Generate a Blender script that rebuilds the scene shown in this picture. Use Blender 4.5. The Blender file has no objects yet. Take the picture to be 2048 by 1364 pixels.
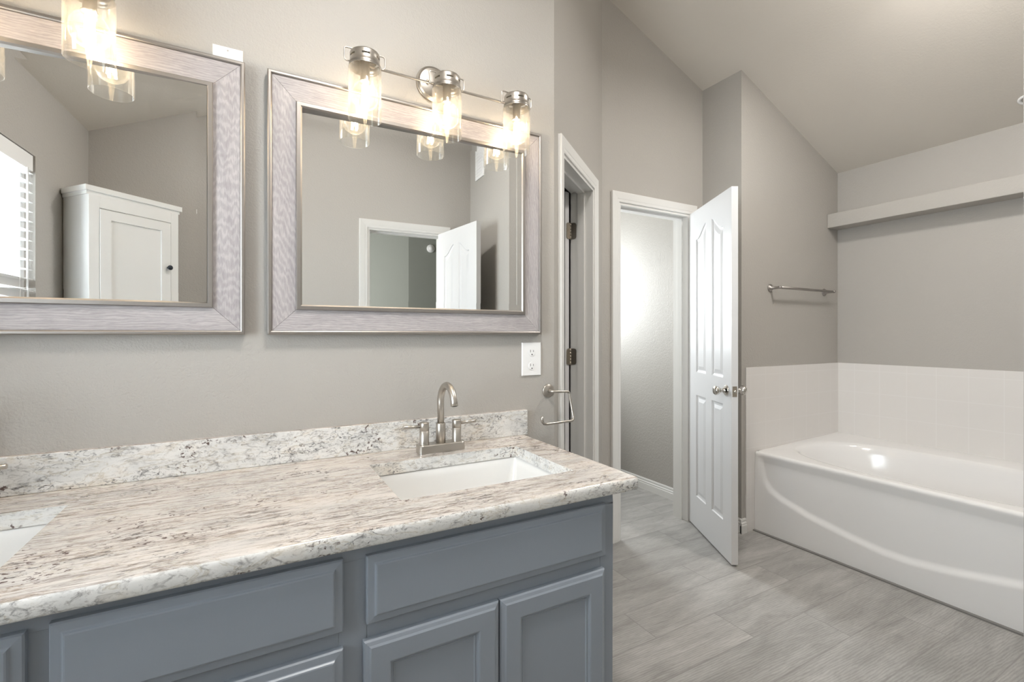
import bpy, bmesh, math, random
from mathutils import Vector, Matrix
random.seed(7)
S = bpy.context.scene
COL = S.collection

# ------------------------------------------------------------------ camera
FPX, W, H = 940.0, 2048, 1364
cam_d = bpy.data.cameras.new('camera')
cam_d.sensor_width = 36.0
cam_d.lens = 36.0 * FPX / W
cam_d.shift_y = -14.0 / W
cam_d.clip_start = 0.02
cam = bpy.data.objects.new('camera', cam_d)
COL.objects.link(cam)
cam.location = (0, 0, 1.245)
cam.rotation_euler = (math.radians(90), 0, math.radians(-28.9))
S.camera = cam
S.view_settings.view_transform = 'Standard'
S.view_settings.look = 'None'
S.view_settings.gamma = 1.0
S.view_settings.use_curve_mapping = False
S.view_settings.exposure = 0.12
S.cycles.use_denoising = True
S.cycles.max_bounces = 14
S.cycles.diffuse_bounces = 6
S.cycles.glossy_bounces = 8
S.cycles.transparent_max_bounces = 24
S.cycles.transmission_bounces = 8
S.cycles.sample_clamp_indirect = 6.0
S.cycles.caustics_reflective = False
S.cycles.caustics_refractive = False

# ------------------------------------------------------------------ sky
world = bpy.data.worlds.new('sky')
S.world = world
world.use_nodes = True
bg = world.node_tree.nodes['Background']
bg.inputs[0].default_value = (0.80, 0.88, 1.0, 1)
bg.inputs[1].default_value = 2.6

def area(name, loc, direction, sx, sy, power, color, spread=180):
    d = bpy.data.lights.new(name, 'AREA')
    d.shape = 'RECTANGLE'; d.size = sx; d.size_y = sy
    d.energy = power; d.color = color; d.spread = math.radians(spread)
    o = bpy.data.objects.new(name, d); COL.objects.link(o)
    o.location = loc
    o.rotation_euler = Vector(direction).to_track_quat('-Z', 'Z').to_euler()
    return o
# daylight outside the vanity window (x=-0.985) and the toilet room window; added fill lamp inside the bedroom
area('daylight_vanity_window', (-1.9, 0.71, 1.75), (1, 0, -0.08), 2.2, 2.0, 300, (0.90, 0.95, 1.0))
area('daylight_toilet_window', (2.30, 3.72, 1.65), (0, -1, 0), 0.5, 0.8, 40, (0.97, 0.98, 1.0))
area('bedroom_fill', (-1.3, -1.6, 1.5), (1, 0, 0), 1.0, 1.2, 58, (1.0, 0.99, 0.95))

# ------------------------------------------------------------------ node helpers
def new_mat(name, color=(0.8, 0.8, 0.8), rough=0.5, metal=0.0, spec=0.5):
    m = bpy.data.materials.new(name); m.use_nodes = True
    b = m.node_tree.nodes['Principled BSDF']
    b.inputs['Base Color'].default_value = (*color, 1)
    b.inputs['Roughness'].default_value = rough
    b.inputs['Metallic'].default_value = metal
    b.inputs['Specular IOR Level'].default_value = spec
    return m, m.node_tree, b
def N(nt, t, **kw):
    n = nt.nodes.new(t)
    for k, v in kw.items(): setattr(n, k, v)
    return n
def L(nt, a, b): nt.links.new(a, b)
def mapping(nt, scale=(1, 1, 1), coord='Object', rot=(0, 0, 0), loc=(0, 0, 0)):
    tc = N(nt, 'ShaderNodeTexCoord'); mp = N(nt, 'ShaderNodeMapping')
    mp.inputs['Scale'].default_value = scale
    mp.inputs['Rotation'].default_value = rot
    mp.inputs['Location'].default_value = loc
    L(nt, tc.outputs[coord], mp.inputs[0]); return mp.outputs[0]
def noise(nt, vec, scale, detail=2, rough=0.5, dist=0.0):
    n = N(nt, 'ShaderNodeTexNoise'); n.inputs['Scale'].default_value = scale
    n.inputs['Detail'].default_value = detail; n.inputs['Roughness'].default_value = rough
    n.inputs['Distortion'].default_value = dist
    L(nt, vec, n.inputs['Vector']); return n.outputs[0]
def ramp(nt, fac, stops, interp='LINEAR'):
    r = N(nt, 'ShaderNodeValToRGB'); e = r.color_ramp.elements
    r.color_ramp.interpolation = interp
    while len(e) > 1: e.remove(e[-1])
    e[0].position = stops[0][0]; e[0].color = (*stops[0][1], 1)
    for p, c in stops[1:]:
        q = e.new(p); q.color = (*c, 1)
    L(nt, fac, r.inputs[0]); return r.outputs[0]
def mix(nt, fac, a, b, mode='MIX'):
    n = N(nt, 'ShaderNodeMix', data_type='RGBA', blend_type=mode)
    if isinstance(fac, (int, float)): n.inputs[0].default_value = fac
    else: L(nt, fac, n.inputs[0])
    for i, x in ((6, a), (7, b)):
        if isinstance(x, tuple): n.inputs[i].default_value = (*x, 1)
        else: L(nt, x, n.inputs[i])
    return n.outputs[2]
def math_n(nt, op, a, b=None, c=None):
    n = N(nt, 'ShaderNodeMath', operation=op)
    for i, x in enumerate((a, b, c)):
        if x is None: continue
        if isinstance(x, (int, float)): n.inputs[i].default_value = x
        else: L(nt, x, n.inputs[i])
    return n.outputs[0]
def bump(nt, b, height, strength=0.2, dist=0.002):
    n = N(nt, 'ShaderNodeBump'); n.inputs['Strength'].default_value = strength
    n.inputs['Distance'].default_value = dist
    L(nt, height, n.inputs['Height']); L(nt, n.outputs[0], b.inputs['Normal'])

# ------------------------------------------------------------------ materials
M = {}
def wall_mat(name, col, rough=0.6, strength=0.35):
    m, nt, b = new_mat(name, col, rough, spec=0.3)
    v = mapping(nt)
    n1 = noise(nt, v, 170, 3, 0.55)
    n2 = noise(nt, v, 70, 2, 0.5)
    h = math_n(nt, 'ADD', n1, n2)
    bump(nt, b, h, strength, 0.0022)
    tint = noise(nt, v, 1.3, 2)
    c2 = tuple(x * 0.965 for x in col)
    L(nt, ramp(nt, tint, [(0.3, col), (0.7, c2)]), b.inputs['Base Color'])
    return m
M['wall'] = wall_mat('greige_wall_paint', (0.436, 0.416, 0.387), 0.5, 0.60)
M['ceiling'] = wall_mat('ceiling_paint', (0.66, 0.622, 0.568), 0.75, 0.22)
M['bedroom'] = wall_mat('sage_wall_paint', (0.31, 0.322, 0.292), 0.7, 0.2)
M['dark_closet'] = wall_mat('closet_shade_paint', (0.16, 0.15, 0.14), 0.8, 0.2)  # unlit closet's shade put into its wall colour

def door_paint():
    m, nt, b = new_mat('white_semi_gloss_door', (0.66, 0.66, 0.665), 0.33)
    v = mapping(nt, (14, 14, 0.9))
    n = noise(nt, v, 9, 4, 0.6, 1.2)
    bump(nt, b, n, 0.12, 0.001)
    return m
M['door'] = door_paint()
M['trim'], _, _ = new_mat('white_trim_paint', (0.735, 0.73, 0.71), 0.38)
M['white_cab'], _, _ = new_mat('white_cabinet_paint', (0.78, 0.78, 0.765), 0.35)
M['blue'], nt, b = new_mat('blue_grey_cabinet_paint', (0.272, 0.306, 0.352), 0.33)
v = mapping(nt, (3, 1, 1)); n = noise(nt, v, 40, 3, 0.6); bump(nt, b, n, 0.10, 0.0012)
M['porcelain'], nt, b = new_mat('white_porcelain', (0.74, 0.74, 0.73), 0.12)
b.inputs['Coat Weight'].default_value = 0.3
M['tub'], nt, b = new_mat('white_enamel', (0.81, 0.805, 0.80), 0.14)
M['plastic'], _, _ = new_mat('white_plastic', (0.86, 0.86, 0.86), 0.3)
M['reflector'], _, _ = new_mat('satin_slot_reflector', (0.72, 0.69, 0.62), 0.5)  # for the reflector discs added under the fixture caps
M['slot'], _, _ = new_mat('dark_slot', (0.03, 0.028, 0.025), 0.6)
M['darkknob'], _, _ = new_mat('dark_bronze', (0.03, 0.035, 0.045), 0.35, 0.6)
M['caulk'], _, _ = new_mat('grey_caulk', (0.20, 0.195, 0.185), 0.7)

def brushed(name, col, rough=0.28, scale=(300, 300, 4)):
    m, nt, b = new_mat(name, col, rough, 1.0)
    v = mapping(nt, scale)
    n = noise(nt, v, 3, 3)
    r = math_n(nt, 'MULTIPLY_ADD', n, 0.16, rough - 0.08)
    L(nt, r, b.inputs['Roughness'])
    return m
M['nickel'] = brushed('brushed_nickel', (0.50, 0.470, 0.430), 0.34)
M['strip'] = brushed('brushed_pewter_strip', (0.36, 0.337, 0.318), 0.42, (30, 30, 30))
M['hinge'] = brushed('satin_hinge', (0.55, 0.50, 0.43), 0.34)
M['chrome'], _, _ = new_mat('polished_nickel', (0.72, 0.70, 0.66), 0.12, 1.0)

m, nt, b = new_mat('mirror_silver', (0.90, 0.91, 0.905), 0.0, 1.0); M['mirror'] = m

def glass_mat(name, tint, haze, haze_col, edge=0.85):
    m = bpy.data.materials.new(name); m.use_nodes = True; nt = m.node_tree
    nt.nodes.clear()
    out = N(nt, 'ShaderNodeOutputMaterial')
    tr = N(nt, 'ShaderNodeBsdfTransparent'); tr.inputs[0].default_value = (*tint, 1)
    gl = N(nt, 'ShaderNodeBsdfGlossy'); gl.inputs['Roughness'].default_value = 0.03
    fr = N(nt, 'ShaderNodeLayerWeight'); fr.inputs[0].default_value = 0.35
    m1 = N(nt, 'ShaderNodeMixShader')
    f = math_n(nt, 'MULTIPLY', fr.outputs['Facing'], edge * 0.5)
    L(nt, f, m1.inputs[0]); L(nt, tr.outputs[0], m1.inputs[1]); L(nt, gl.outputs[0], m1.inputs[2])
    tl = N(nt, 'ShaderNodeBsdfTranslucent'); tl.inputs[0].default_value = (*haze_col, 1)
    m2 = N(nt, 'ShaderNodeMixShader'); 
    hz = math_n(nt, 'MULTIPLY_ADD', math_n(nt, 'POWER', fr.outputs['Facing'], 2.5), haze * 4.0, haze)
    L(nt, hz, m2.inputs[0])
    L(nt, m1.outputs[0], m2.inputs[1]); L(nt, tl.outputs[0], m2.inputs[2])
    L(nt, m2.outputs[0], out.inputs[0])
    return m
M['glass'] = glass_mat('clear_seeded_glass', (0.98, 0.98, 0.97), 0.026, (1.0, 0.96, 0.90))
M['bulb'] = glass_mat('clear_bulb_glass', (0.98, 0.97, 0.95), 0.035, (1.0, 0.95, 0.86))
M['pane'] = glass_mat('window_glass', (0.96, 0.98, 0.98), 0.0, (1, 1, 1))
def emis(name, col, st):
    m = bpy.data.materials.new(name); m.use_nodes = True; nt = m.node_tree
    b = nt.nodes['Principled BSDF']; b.inputs['Base Color'].default_value = (*col, 1)
    b.inputs['Emission Color'].default_value = (*col, 1); b.inputs['Emission Strength'].default_value = st
    return m
M['filament'] = emis('glowing_filament', (1.0, 0.80, 0.52), 30)
M['diffuser'] = emis('lit_diffuser', (1.0, 0.93, 0.82), 3)

def wood_mat(name, axis):
    m, nt, b = new_mat(name, (0.5, 0.47, 0.45), 0.45)
    rot = (0, 0, 0)
    sc = (1.0, 6, 9) if axis == 'x' else (9, 6, 1.0)
    v = mapping(nt, sc)
    base = noise(nt, v, 2.2, 4, 0.6, 0.6)
    fine = noise(nt, mapping(nt, tuple(k * 6 for k in sc)), 5, 5, 0.7, 0.6)
    w = N(nt, 'ShaderNodeTexWave', wave_type='RINGS', rings_direction='Y'); 
    w.inputs['Scale'].default_value = 11; w.inputs['Distortion'].default_value = 9
    w.inputs['Detail'].default_value = 3; w.inputs['Detail Scale'].default_value = 1.5
    L(nt, mapping(nt, (0.9, 1, 4.2) if axis == 'x' else (4.2, 1, 0.9), loc=(0.3, 0, 0.2)), w.inputs['Vector'])
    c = ramp(nt, base, [(0.25, (0.335, 0.312, 0.315)), (0.5, (0.385, 0.360, 0.361)), (0.75, (0.43, 0.405, 0.402))])
    c2 = ramp(nt, fine, [(0.36, (0.78, 0.78, 0.79)), (0.58, (1.05, 1.04, 1.04))])
    c = mix(nt, 0.7, c, c2, 'MULTIPLY')
    c3 = ramp(nt, w.outputs[0], [(0.0, (0.93, 0.92, 0.93)), (0.55, (1, 1, 1)), (0.8, (1.16, 1.16, 1.16))])
    c = mix(nt, 0.75, c, c3, 'MULTIPLY')
    kn = N(nt, 'ShaderNodeTexVoronoi'); kn.inputs['Scale'].default_value = 5.5
    L(nt, mapping(nt, (1, 1, 1)), kn.inputs['Vector'])
    kr = ramp(nt, kn.outputs['Distance'], [(0.02, (0.62, 0.60, 0.60)), (0.055, (1, 1, 1))])
    c = mix(nt, 0.8, c, kr, 'MULTIPLY')
    L(nt, c, b.inputs['Base Color'])
    bump(nt, b, fine, 0.25, 0.0006)
    return m
M['wood_h'] = wood_mat('washed_grey_wood_horizontal', 'x')
M['wood_v'] = wood_mat('washed_grey_wood_vertical', 'z')

def granite(name, face=False):
    m, nt, b = new_mat(name, (0.7, 0.66, 0.6), 0.14)
    if face:   # sawn faces: crumbled, short diagonal flecks; cooler light put into the whiter colour
        sb, sst, sfl = (3.5, 6, 6), (15, 26, 30), (20, 34, 34)
        r1, r2 = (0, math.radians(32), 0), (0, math.radians(40), 0)
        stops = [(0.30, (0.60, 0.605, 0.60)), (0.44, (0.70, 0.70, 0.685)), (0.58, (0.77, 0.765, 0.745)), (0.72, (0.72, 0.675, 0.61))]
    else:      # polished top: long streaks along the slab
        sb, sst, sfl = (1.5, 6, 6), (3.0, 26.0, 22.0), (14, 42, 34)
        r1, r2 = (0, math.radians(9), math.radians(-6)), (0, math.radians(28), math.radians(-10))
        stops = [(0.30, (0.54, 0.52, 0.50)), (0.44, (0.62, 0.588, 0.558)), (0.56, (0.69, 0.642, 0.60)), (0.70, (0.64, 0.58, 0.528))]
    base = noise(nt, mapping(nt, sb, rot=(0, 0.12, -0.10)), 2.4, 4, 0.55, 0.6)
    c = ramp(nt, base, stops)
    s1 = noise(nt, mapping(nt, sst, rot=r1), 4.2 if not face else 2.2, 9, 0.74, 0.9)
    st = ramp(nt, s1, [(0.36, (0.26, 0.225, 0.215)), (0.44, (0.56, 0.515, 0.49)), (0.515, (0.93, 0.92, 0.91)), (0.60, (1, 1, 1))] if not face else
              [(0.36, (0.38, 0.37, 0.38)), (0.43, (0.72, 0.71, 0.71)), (0.49, (1, 1, 1))])
    mask = noise(nt, mapping(nt, (1.3, 5, 5) if not face else (3, 5, 5), loc=(3, 1, 2)), 2.3, 3, 0.6)
    mk = ramp(nt, mask, [(0.38, (0.15, 0.15, 0.15)), (0.56, (0.95, 0.95, 0.95))])
    c = mix(nt, mk, c, mix(nt, 1.0, c, st, 'MULTIPLY'))
    s2 = noise(nt, mapping(nt, sfl, rot=r2, loc=(1, 4, 2)), 2.6, 6, 0.7, 1.4)
    fl = ramp(nt, s2, [(0.36, (0.16, 0.155, 0.165)), (0.43, (0.62, 0.62, 0.63)), (0.48, (1, 1, 1))])
    m2 = ramp(nt, noise(nt, mapping(nt, (2, 5, 5), loc=(7, 2, 5)), 3.0, 3, 0.6), [(0.42, (0, 0, 0)), (0.60, (0.95, 0.95, 0.95))])
    c = mix(nt, m2, c, mix(nt, 1.0, c, fl, 'MULTIPLY'))
    vn = noise(nt, mapping(nt, (2.2, 6, 8), rot=(0, 0.5, -0.25), loc=(5, 0, 0)), 3.0, 6, 0.6, 0.9)
    vv = ramp(nt, math_n(nt, 'ABSOLUTE', math_n(nt, 'SUBTRACT', vn, 0.5)), [(0.0, (0.66, 0.60, 0.50)), (0.010, (0.88, 0.85, 0.80)), (0.022, (1, 1, 1))])
    c = mix(nt, 0.65, c, vv, 'MULTIPLY')
    # dark garnet crystals in sparse clusters
    g1 = noise(nt, mapping(nt, (0.9, 1.2, 1.2), loc=(9, 3, 1)), 95, 3, 0.55, 0.4)
    sp = ramp(nt, g1, [(0.57, (0, 0, 0)), (0.62, (1, 1, 1))])
    cl = noise(nt, mapping(nt, (1, 1, 1), loc=(2.2, 0, 1)), 10, 3, 0.55)
    cr = ramp(nt, cl, [(0.56, (0, 0, 0)), (0.63, (0.95, 0.95, 0.95))])
    c = mix(nt, mix(nt, 1.0, sp, cr, 'MULTIPLY'), c, (0.10, 0.065, 0.058))
    fs = noise(nt, mapping(nt, (1, 1.6, 1.6)), 130, 3, 0.7)
    c = mix(nt, 0.5, c, ramp(nt, fs, [(0.30, (0.62, 0.62, 0.63)), (0.42, (1, 1, 1))]), 'MULTIPLY')
    L(nt, c, b.inputs['Base Color'])
    return m
M['granite'] = granite('granite_polished_top')
M['granite_face'] = granite('granite_sawn_face_lit', True)

def floor_mat():
    m, nt, b = new_mat('grey_wood_look_tile', (0.35, 0.34, 0.33), 0.42)
    tc = N(nt, 'ShaderNodeTexCoord'); sep = N(nt, 'ShaderNodeSeparateXYZ')
    L(nt, tc.outputs['Object'], sep.inputs[0])
    x, y = sep.outputs[0], sep.outputs[1]
    PW, PL = 0.1895, 0.93
    r = math_n(nt, 'DIVIDE', math_n(nt, 'SUBTRACT', y, 0.83), PW)
    row = math_n(nt, 'FLOOR', r); fy = math_n(nt, 'FRACT', r)
    off = math_n(nt, 'FRACT', math_n(nt, 'MULTIPLY_ADD', row, 0.381, 0.30))
    q = math_n(nt, 'ADD', math_n(nt, 'DIVIDE', x, PL), off)
    colm = math_n(nt, 'FLOOR', q); fx = math_n(nt, 'FRACT', q)
    gy = math_n(nt, 'MULTIPLY', math_n(nt, 'MINIMUM', fy, math_n(nt, 'SUBTRACT', 1.0, fy)), PW)
    gx = math_n(nt, 'MULTIPLY', math_n(nt, 'MINIMUM', fx, math_n(nt, 'SUBTRACT', 1.0, fx)), PL)
    g = math_n(nt, 'MINIMUM', gx, gy)
    comb = N(nt, 'ShaderNodeCombineXYZ'); L(nt, row, comb.inputs[0]); L(nt, colm, comb.inputs[1])
    wn = N(nt, 'ShaderNodeTexWhiteNoise'); L(nt, comb.outputs[0], wn.inputs['Vector'])
    # grain coordinates shifted plank by plank
    c2 = N(nt, 'ShaderNodeVectorMath', operation='MULTIPLY_ADD')
    L(nt, wn.outputs['Color'], c2.inputs[0]); c2.inputs[1].default_value = (9, 9, 9); L(nt, tc.outputs['Object'], c2.inputs[2])
    mp = N(nt, 'ShaderNodeMapping'); mp.inputs['Scale'].default_value = (1.3, 6, 1); L(nt, c2.outputs[0], mp.inputs[0])
    base = noise(nt, mp.outputs[0], 2.2, 4, 0.6, 0.5)
    mp2 = N(nt, 'ShaderNodeMapping'); mp2.inputs['Scale'].default_value = (8, 60, 1); L(nt, c2.outputs[0], mp2.inputs[0])
    fine = noise(nt, mp2.outputs[0], 3, 5, 0.65, 0.6)
    wv = N(nt, 'ShaderNodeTexWave', wave_type='RINGS', rings_direction='Z'); wv.inputs['Scale'].default_value = 5
    wv.inputs['Distortion'].default_value = 7; wv.inputs['Detail'].default_value = 3; wv.inputs['Detail Scale'].default_value = 1.2
    mp3 = N(nt, 'ShaderNodeMapping'); mp3.inputs['Scale'].default_value = (1.2, 7, 1); L(nt, c2.outputs[0], mp3.inputs[0]); L(nt, mp3.outputs[0], wv.inputs['Vector'])
    c = ramp(nt, base, [(0.25, (0.265, 0.258, 0.248)), (0.48, (0.36, 0.352, 0.340)), (0.72, (0.45, 0.442, 0.430))])
    c = mix(nt, 0.55, c, ramp(nt, fine, [(0.3, (0.74, 0.74, 0.73)), (0.6, (1.06, 1.06, 1.06))]), 'MULTIPLY')
    c = mix(nt, 0.55, c, ramp(nt, wv.outputs[0], [(0.0, (0.78, 0.78, 0.78)), (0.5, (1, 1, 1)), (1.0, (1.12, 1.12, 1.12))]), 'MULTIPLY')
    tone = ramp(nt, wn.outputs['Value'], [(0.0, (0.90, 0.90, 0.89)), (1.0, (1.08, 1.07, 1.06))])
    c = mix(nt, 1.0, c, tone, 'MULTIPLY')
    gm = ramp(nt, g, [(0.0006, (0.75, 0.75, 0.75)), (0.0017, (0, 0, 0))])
    c = mix(nt, gm, c, (0.23, 0.22, 0.21))
    L(nt, c, b.inputs['Base Color'])
    hh = math_n(nt, 'MULTIPLY_ADD', fine, 0.25, math_n(nt, 'MINIMUM', math_n(nt, 'MULTIPLY', g, 400.0), 1.0))
    bump(nt, b, hh, 0.25, 0.0008)
    return m
M['floor'] = floor_mat()

def tile_mat():
    m, nt, b = new_mat('glazed_white_tile', (0.72, 0.69, 0.66), 0.16)
    tc = N(nt, 'ShaderNodeTexCoord'); sep = N(nt, 'ShaderNodeSeparateXYZ'); L(nt, tc.outputs['Object'], sep.inputs[0])
    geo = N(nt, 'ShaderNodeNewGeometry'); sn = N(nt, 'ShaderNodeSeparateXYZ'); L(nt, geo.outputs['True Normal'], sn.inputs[0])
    ax = math_n(nt, 'GREATER_THAN', math_n(nt, 'ABSOLUTE', sn.outputs[0]), 0.5)
    P = 0.1535
    def edge(s, o):
        f = math_n(nt, 'FRACT', math_n(nt, 'DIVIDE', math_n(nt, 'SUBTRACT', s, o), P))
        return math_n(nt, 'MULTIPLY', math_n(nt, 'MINIMUM', f, math_n(nt, 'SUBTRACT', 1.0, f)), P)
    ex = math_n(nt, 'MAXIMUM', edge(sep.outputs[0], 2.912), ax)
    ey = math_n(nt, 'MAXIMUM', edge(sep.outputs[1], 1.765), math_n(nt, 'SUBTRACT', 1.0, ax))
    ez = edge(sep.outputs[2], 0.985)
    g = math_n(nt, 'MINIMUM', math_n(nt, 'MINIMUM', ex, ey), ez)
    gm = ramp(nt, g, [(0.0010, (1, 1, 1)), (0.0022, (0, 0, 0))])
    c = mix(nt, gm, (0.72, 0.70, 0.68), (0.755, 0.74, 0.725))
    L(nt, c, b.inputs['Base Color'])
    bump(nt, b, math_n(nt, 'MINIMUM', math_n(nt, 'MULTIPLY', g, 350.0), 1.0), 0.15, 0.0008)
    return m
M['tile'] = tile_mat()

# ------------------------------------------------------------------ mesh helpers
class B:
    """collects faces of one mesh"""
    def __init__(s): s.v = []; s.f = []; s.sm = []
    def add(s, verts, faces, smooth=False):
        o = len(s.v); s.v += [tuple(p) for p in verts]
        for f in faces: s.f.append([i + o for i in f]); s.sm.append(smooth)
    def box(s, a, b):
        x0, x1 = sorted((a[0], b[0])); y0, y1 = sorted((a[1], b[1])); z0, z1 = sorted((a[2], b[2]))
        s.add([(x0, y0, z0), (x1, y0, z0), (x1, y1, z0), (x0, y1, z0), (x0, y0, z1), (x1, y0, z1), (x1, y1, z1), (x0, y1, z1)],
              [(3, 2, 1, 0), (4, 5, 6, 7), (0, 1, 5, 4), (1, 2, 6, 5), (2, 3, 7, 6), (3, 0, 4, 7)])
        return s
    def hexa(s, lo, hi):  # 4 lower, 4 upper points, counter-clockwise from above
        s.add(list(lo) + list(hi), [(3, 2, 1, 0), (4, 5, 6, 7), (0, 1, 5, 4), (1, 2, 6, 5), (2, 3, 7, 6), (3, 0, 4, 7)]); return s
    def prism(s, poly, z0, z1):
        n = len(poly)
        s.add([(p[0], p[1], z0) for p in poly] + [(p[0], p[1], z1) for p in poly],
              [tuple(reversed(range(n))), tuple(range(n, 2 * n))] + [(i, (i + 1) % n, n + (i + 1) % n, n + i) for i in range(n)])
        return s
    def cyl(s, p0, p1, r, r1=None, n=28, caps=True, smooth=True):
        return s.loft([(p0, r), (p1, r if r1 is None else r1)], n, caps, smooth)
    def loft(s, rings, n=28, caps=True, smooth=True):
        """rings: list of (centre, radius), perpendicular to overall direction"""
        d = (Vector(rings[-1][0]) - Vector(rings[0][0]))
        if d.length < 1e-9: d = Vector((0, 0, 1))
        d.normalize(); u = d.orthogonal().normalized(); w = d.cross(u)
        vs = []
        for c, r in rings:
            for i in range(n):
                a = 2 * math.pi * i / n
                vs.append(Vector(c) + (u * math.cos(a) + w * math.sin(a)) * r)
        fs = [(k * n + i, k * n + (i + 1) % n, (k + 1) * n + (i + 1) % n, (k + 1) * n + i) for k in range(len(rings) - 1) for i in range(n)]
        s.add(vs, fs, smooth)
        if caps:
            if rings[0][1] > 1e-6: s.add(vs[:n], [tuple(reversed(range(n)))])
            if rings[-1][1] > 1e-6: s.add(vs[-n:], [tuple(range(n))])
        return s
    def tube(s, pts, r, n=14, caps=True):
        pts = [Vector(p) for p in pts]; vs = []; m = len(pts)
        t0 = (pts[1] - pts[0]).normalized(); u = t0.orthogonal().normalized()
        for k in range(m):
            if k == 0: t = pts[1] - pts[0]
            elif k == m - 1: t = pts[-1] - pts[-2]
            else: t = (pts[k + 1] - pts[k]).normalized() + (pts[k] - pts[k - 1]).normalized()
            t.normalize(); u = (u - t * u.dot(t)).normalized(); w = t.cross(u)
            rr = r[k] if isinstance(r, (list, tuple)) else r
            for i in range(n):
                a = 2 * math.pi * i / n; vs.append(pts[k] + (u * math.cos(a) + w * math.sin(a)) * rr)
        s.add(vs, [(k * n + i, k * n + (i + 1) % n, (k + 1) * n + (i + 1) % n, (k + 1) * n + i) for k in range(m - 1) for i in range(n)], True)
        if caps: s.add(vs[:n], [tuple(reversed(range(n)))]); s.add(vs[-n:], [tuple(range(n))])
        return s
    def build(s, name, mat, parent=None, bevel=0, inv=None):
        me = bpy.data.meshes.new(name)
        vs = s.v
        if parent is not None:
            im = parent.matrix_world.inverted() if parent.get('_w') else None
        me.from_pydata(vs, [], s.f); me.materials.append(mat)
        bm = bmesh.new(); bm.from_mesh(me)
        bmesh.ops.remove_doubles(bm, verts=bm.verts, dist=1e-6)
        bmesh.ops.recalc_face_normals(bm, faces=bm.faces); bm.to_mesh(me); bm.free()
        if len(me.polygons) == len(s.sm):
            me.polygons.foreach_set('use_smooth', s.sm)
        elif any(s.sm):
            me.polygons.foreach_set('use_smooth', [True] * len(me.polygons)); me.set_sharp_from_angle(angle=math.radians(35))
        me.update()
        o = bpy.data.objects.new(name, me); COL.objects.link(o)
        if parent is not None: 
            o.parent = parent
            o.location = -ORIG.get(parent.name, Vector((0, 0, 0)))
        if bevel:
            bv = o.modifiers.new('bevel', 'BEVEL'); bv.width = bevel; bv.segments = 2; bv.limit_method = 'ANGLE'
            bv.angle_limit = math.radians(40); bv.harden_normals = False
        return o
ORIG = {}
def thing(name, label, cat, loc=(0, 0, 0), group=None, rotz=0.0, world_coords=True, kind=None):
    """an Empty at the thing's base; parts are written in world coordinates unless world_coords=False"""
    o = bpy.data.objects.new(name, None); COL.objects.link(o)
    o.location = loc; o.rotation_euler = (0, 0, rotz); o.empty_display_size = 0.05
    if world_coords: ORIG[o.name] = Vector(loc)
    if label: o['label'] = label
    if cat: o['category'] = cat
    if group: o['group'] = group
    if kind: o['kind'] = kind
    return o
def tag(o, label, cat, group=None):
    o['label'] = label; o['category'] = cat
    if group: o['group'] = group
    return o
def struct(o, label=None):
    o['kind'] = 'structure'
    if label: o['label'] = label
    return o
def recenter(o):
    """put a single-mesh thing's origin at its base"""
    me = o.data; xs = [v.co for v in me.vertices]
    c = Vector(((min(v.x for v in xs) + max(v.x for v in xs)) / 2, (min(v.y for v in xs) + max(v.y for v in xs)) / 2, min(v.z for v in xs)))
    me.transform(Matrix.Translation(-c)); o.location = Vector(o.location) + c
    return o
def copy_tree(o, delta, parent=None):
    c = o.copy(); COL.objects.link(c)
    if parent is not None: c.parent = parent
    else: c.location = Vector(o.location) + Vector(delta)
    for ch in list(o.children): copy_tree(ch, delta, c)
    return c

# ------------------------------------------------------------------ room data
XW, XE, RX = -0.985, 3.79, 1.394
YV, YB = 1.63, -0.37
def ceil_z(x): return min(2.44 + 0.4167 * (x - XW), 2.433 + 0.4167 * (XE - x))
def wall_run(b, p0, p1, th, openings=(), top=None, z0=0.0):
    """wall with its inner face from p0 to p1, thickness to the left of the run; openings (t0,t1,zlo,zhi) in metres along it"""
    p0, p1 = Vector((*p0, 0)), Vector((*p1, 0)); d = p1 - p0; Ln = d.length; d.normalize()
    nrm = Vector((-d.y, d.x, 0)) * th
    cuts = {0.0, Ln}
    for a in openings: cuts |= {a[0], a[1]}
    if top is None and abs(d.x) > 1e-6:
        for q in (p0,):
            t = (RX - q.x) / d.x
            if 0 < t < Ln: cuts.add(t)
    cuts = sorted(cuts)
    zt = (lambda p: ceil_z(p.x) + 0.03) if top is None else (lambda p: top)
    for a, c in zip(cuts[:-1], cuts[1:]):
        mid = (a + c) / 2; A, C = p0 + d * a, p0 + d * c
        quad = [A, C, C + nrm, A + nrm]
        op = [o for o in openings if o[0] - 1e-6 <= mid <= o[1] + 1e-6]
        spans = [(z0, None)]
        if op:
            o = op[0]; spans = []
            if o[2] > z0 + 1e-6: spans.append((z0, o[2]))
            spans.append((o[3], None))
        for lo, hi in spans:
            b.hexa([(q.x, q.y, lo) for q in quad], [(q.x, q.y, zt(q) if hi is None else hi) for q in quad])

def wall(name, p0, p1, th=0.12, openings=(), mat='wall', top=None):
    b = B(); wall_run(b, p0, p1, th, openings, top)
    return struct(b.build(name, M[mat]))

# closet wall geometry
C0, C1 = Vector((1.10, YV)), Vector((1.805, 2.17))
cd = (C1 - C0).normalized(); CL = (C1 - C0).length; cn = Vector((-cd.y, cd.x))   # cn points away from the room
OPC = (0.112, 0.672); OPT = (1.932, 2.545); OPE = (0.66, 1.243)
HEAD = 2.04
WIN = (0.256, 1.156, 0.92, 2.075)

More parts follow.
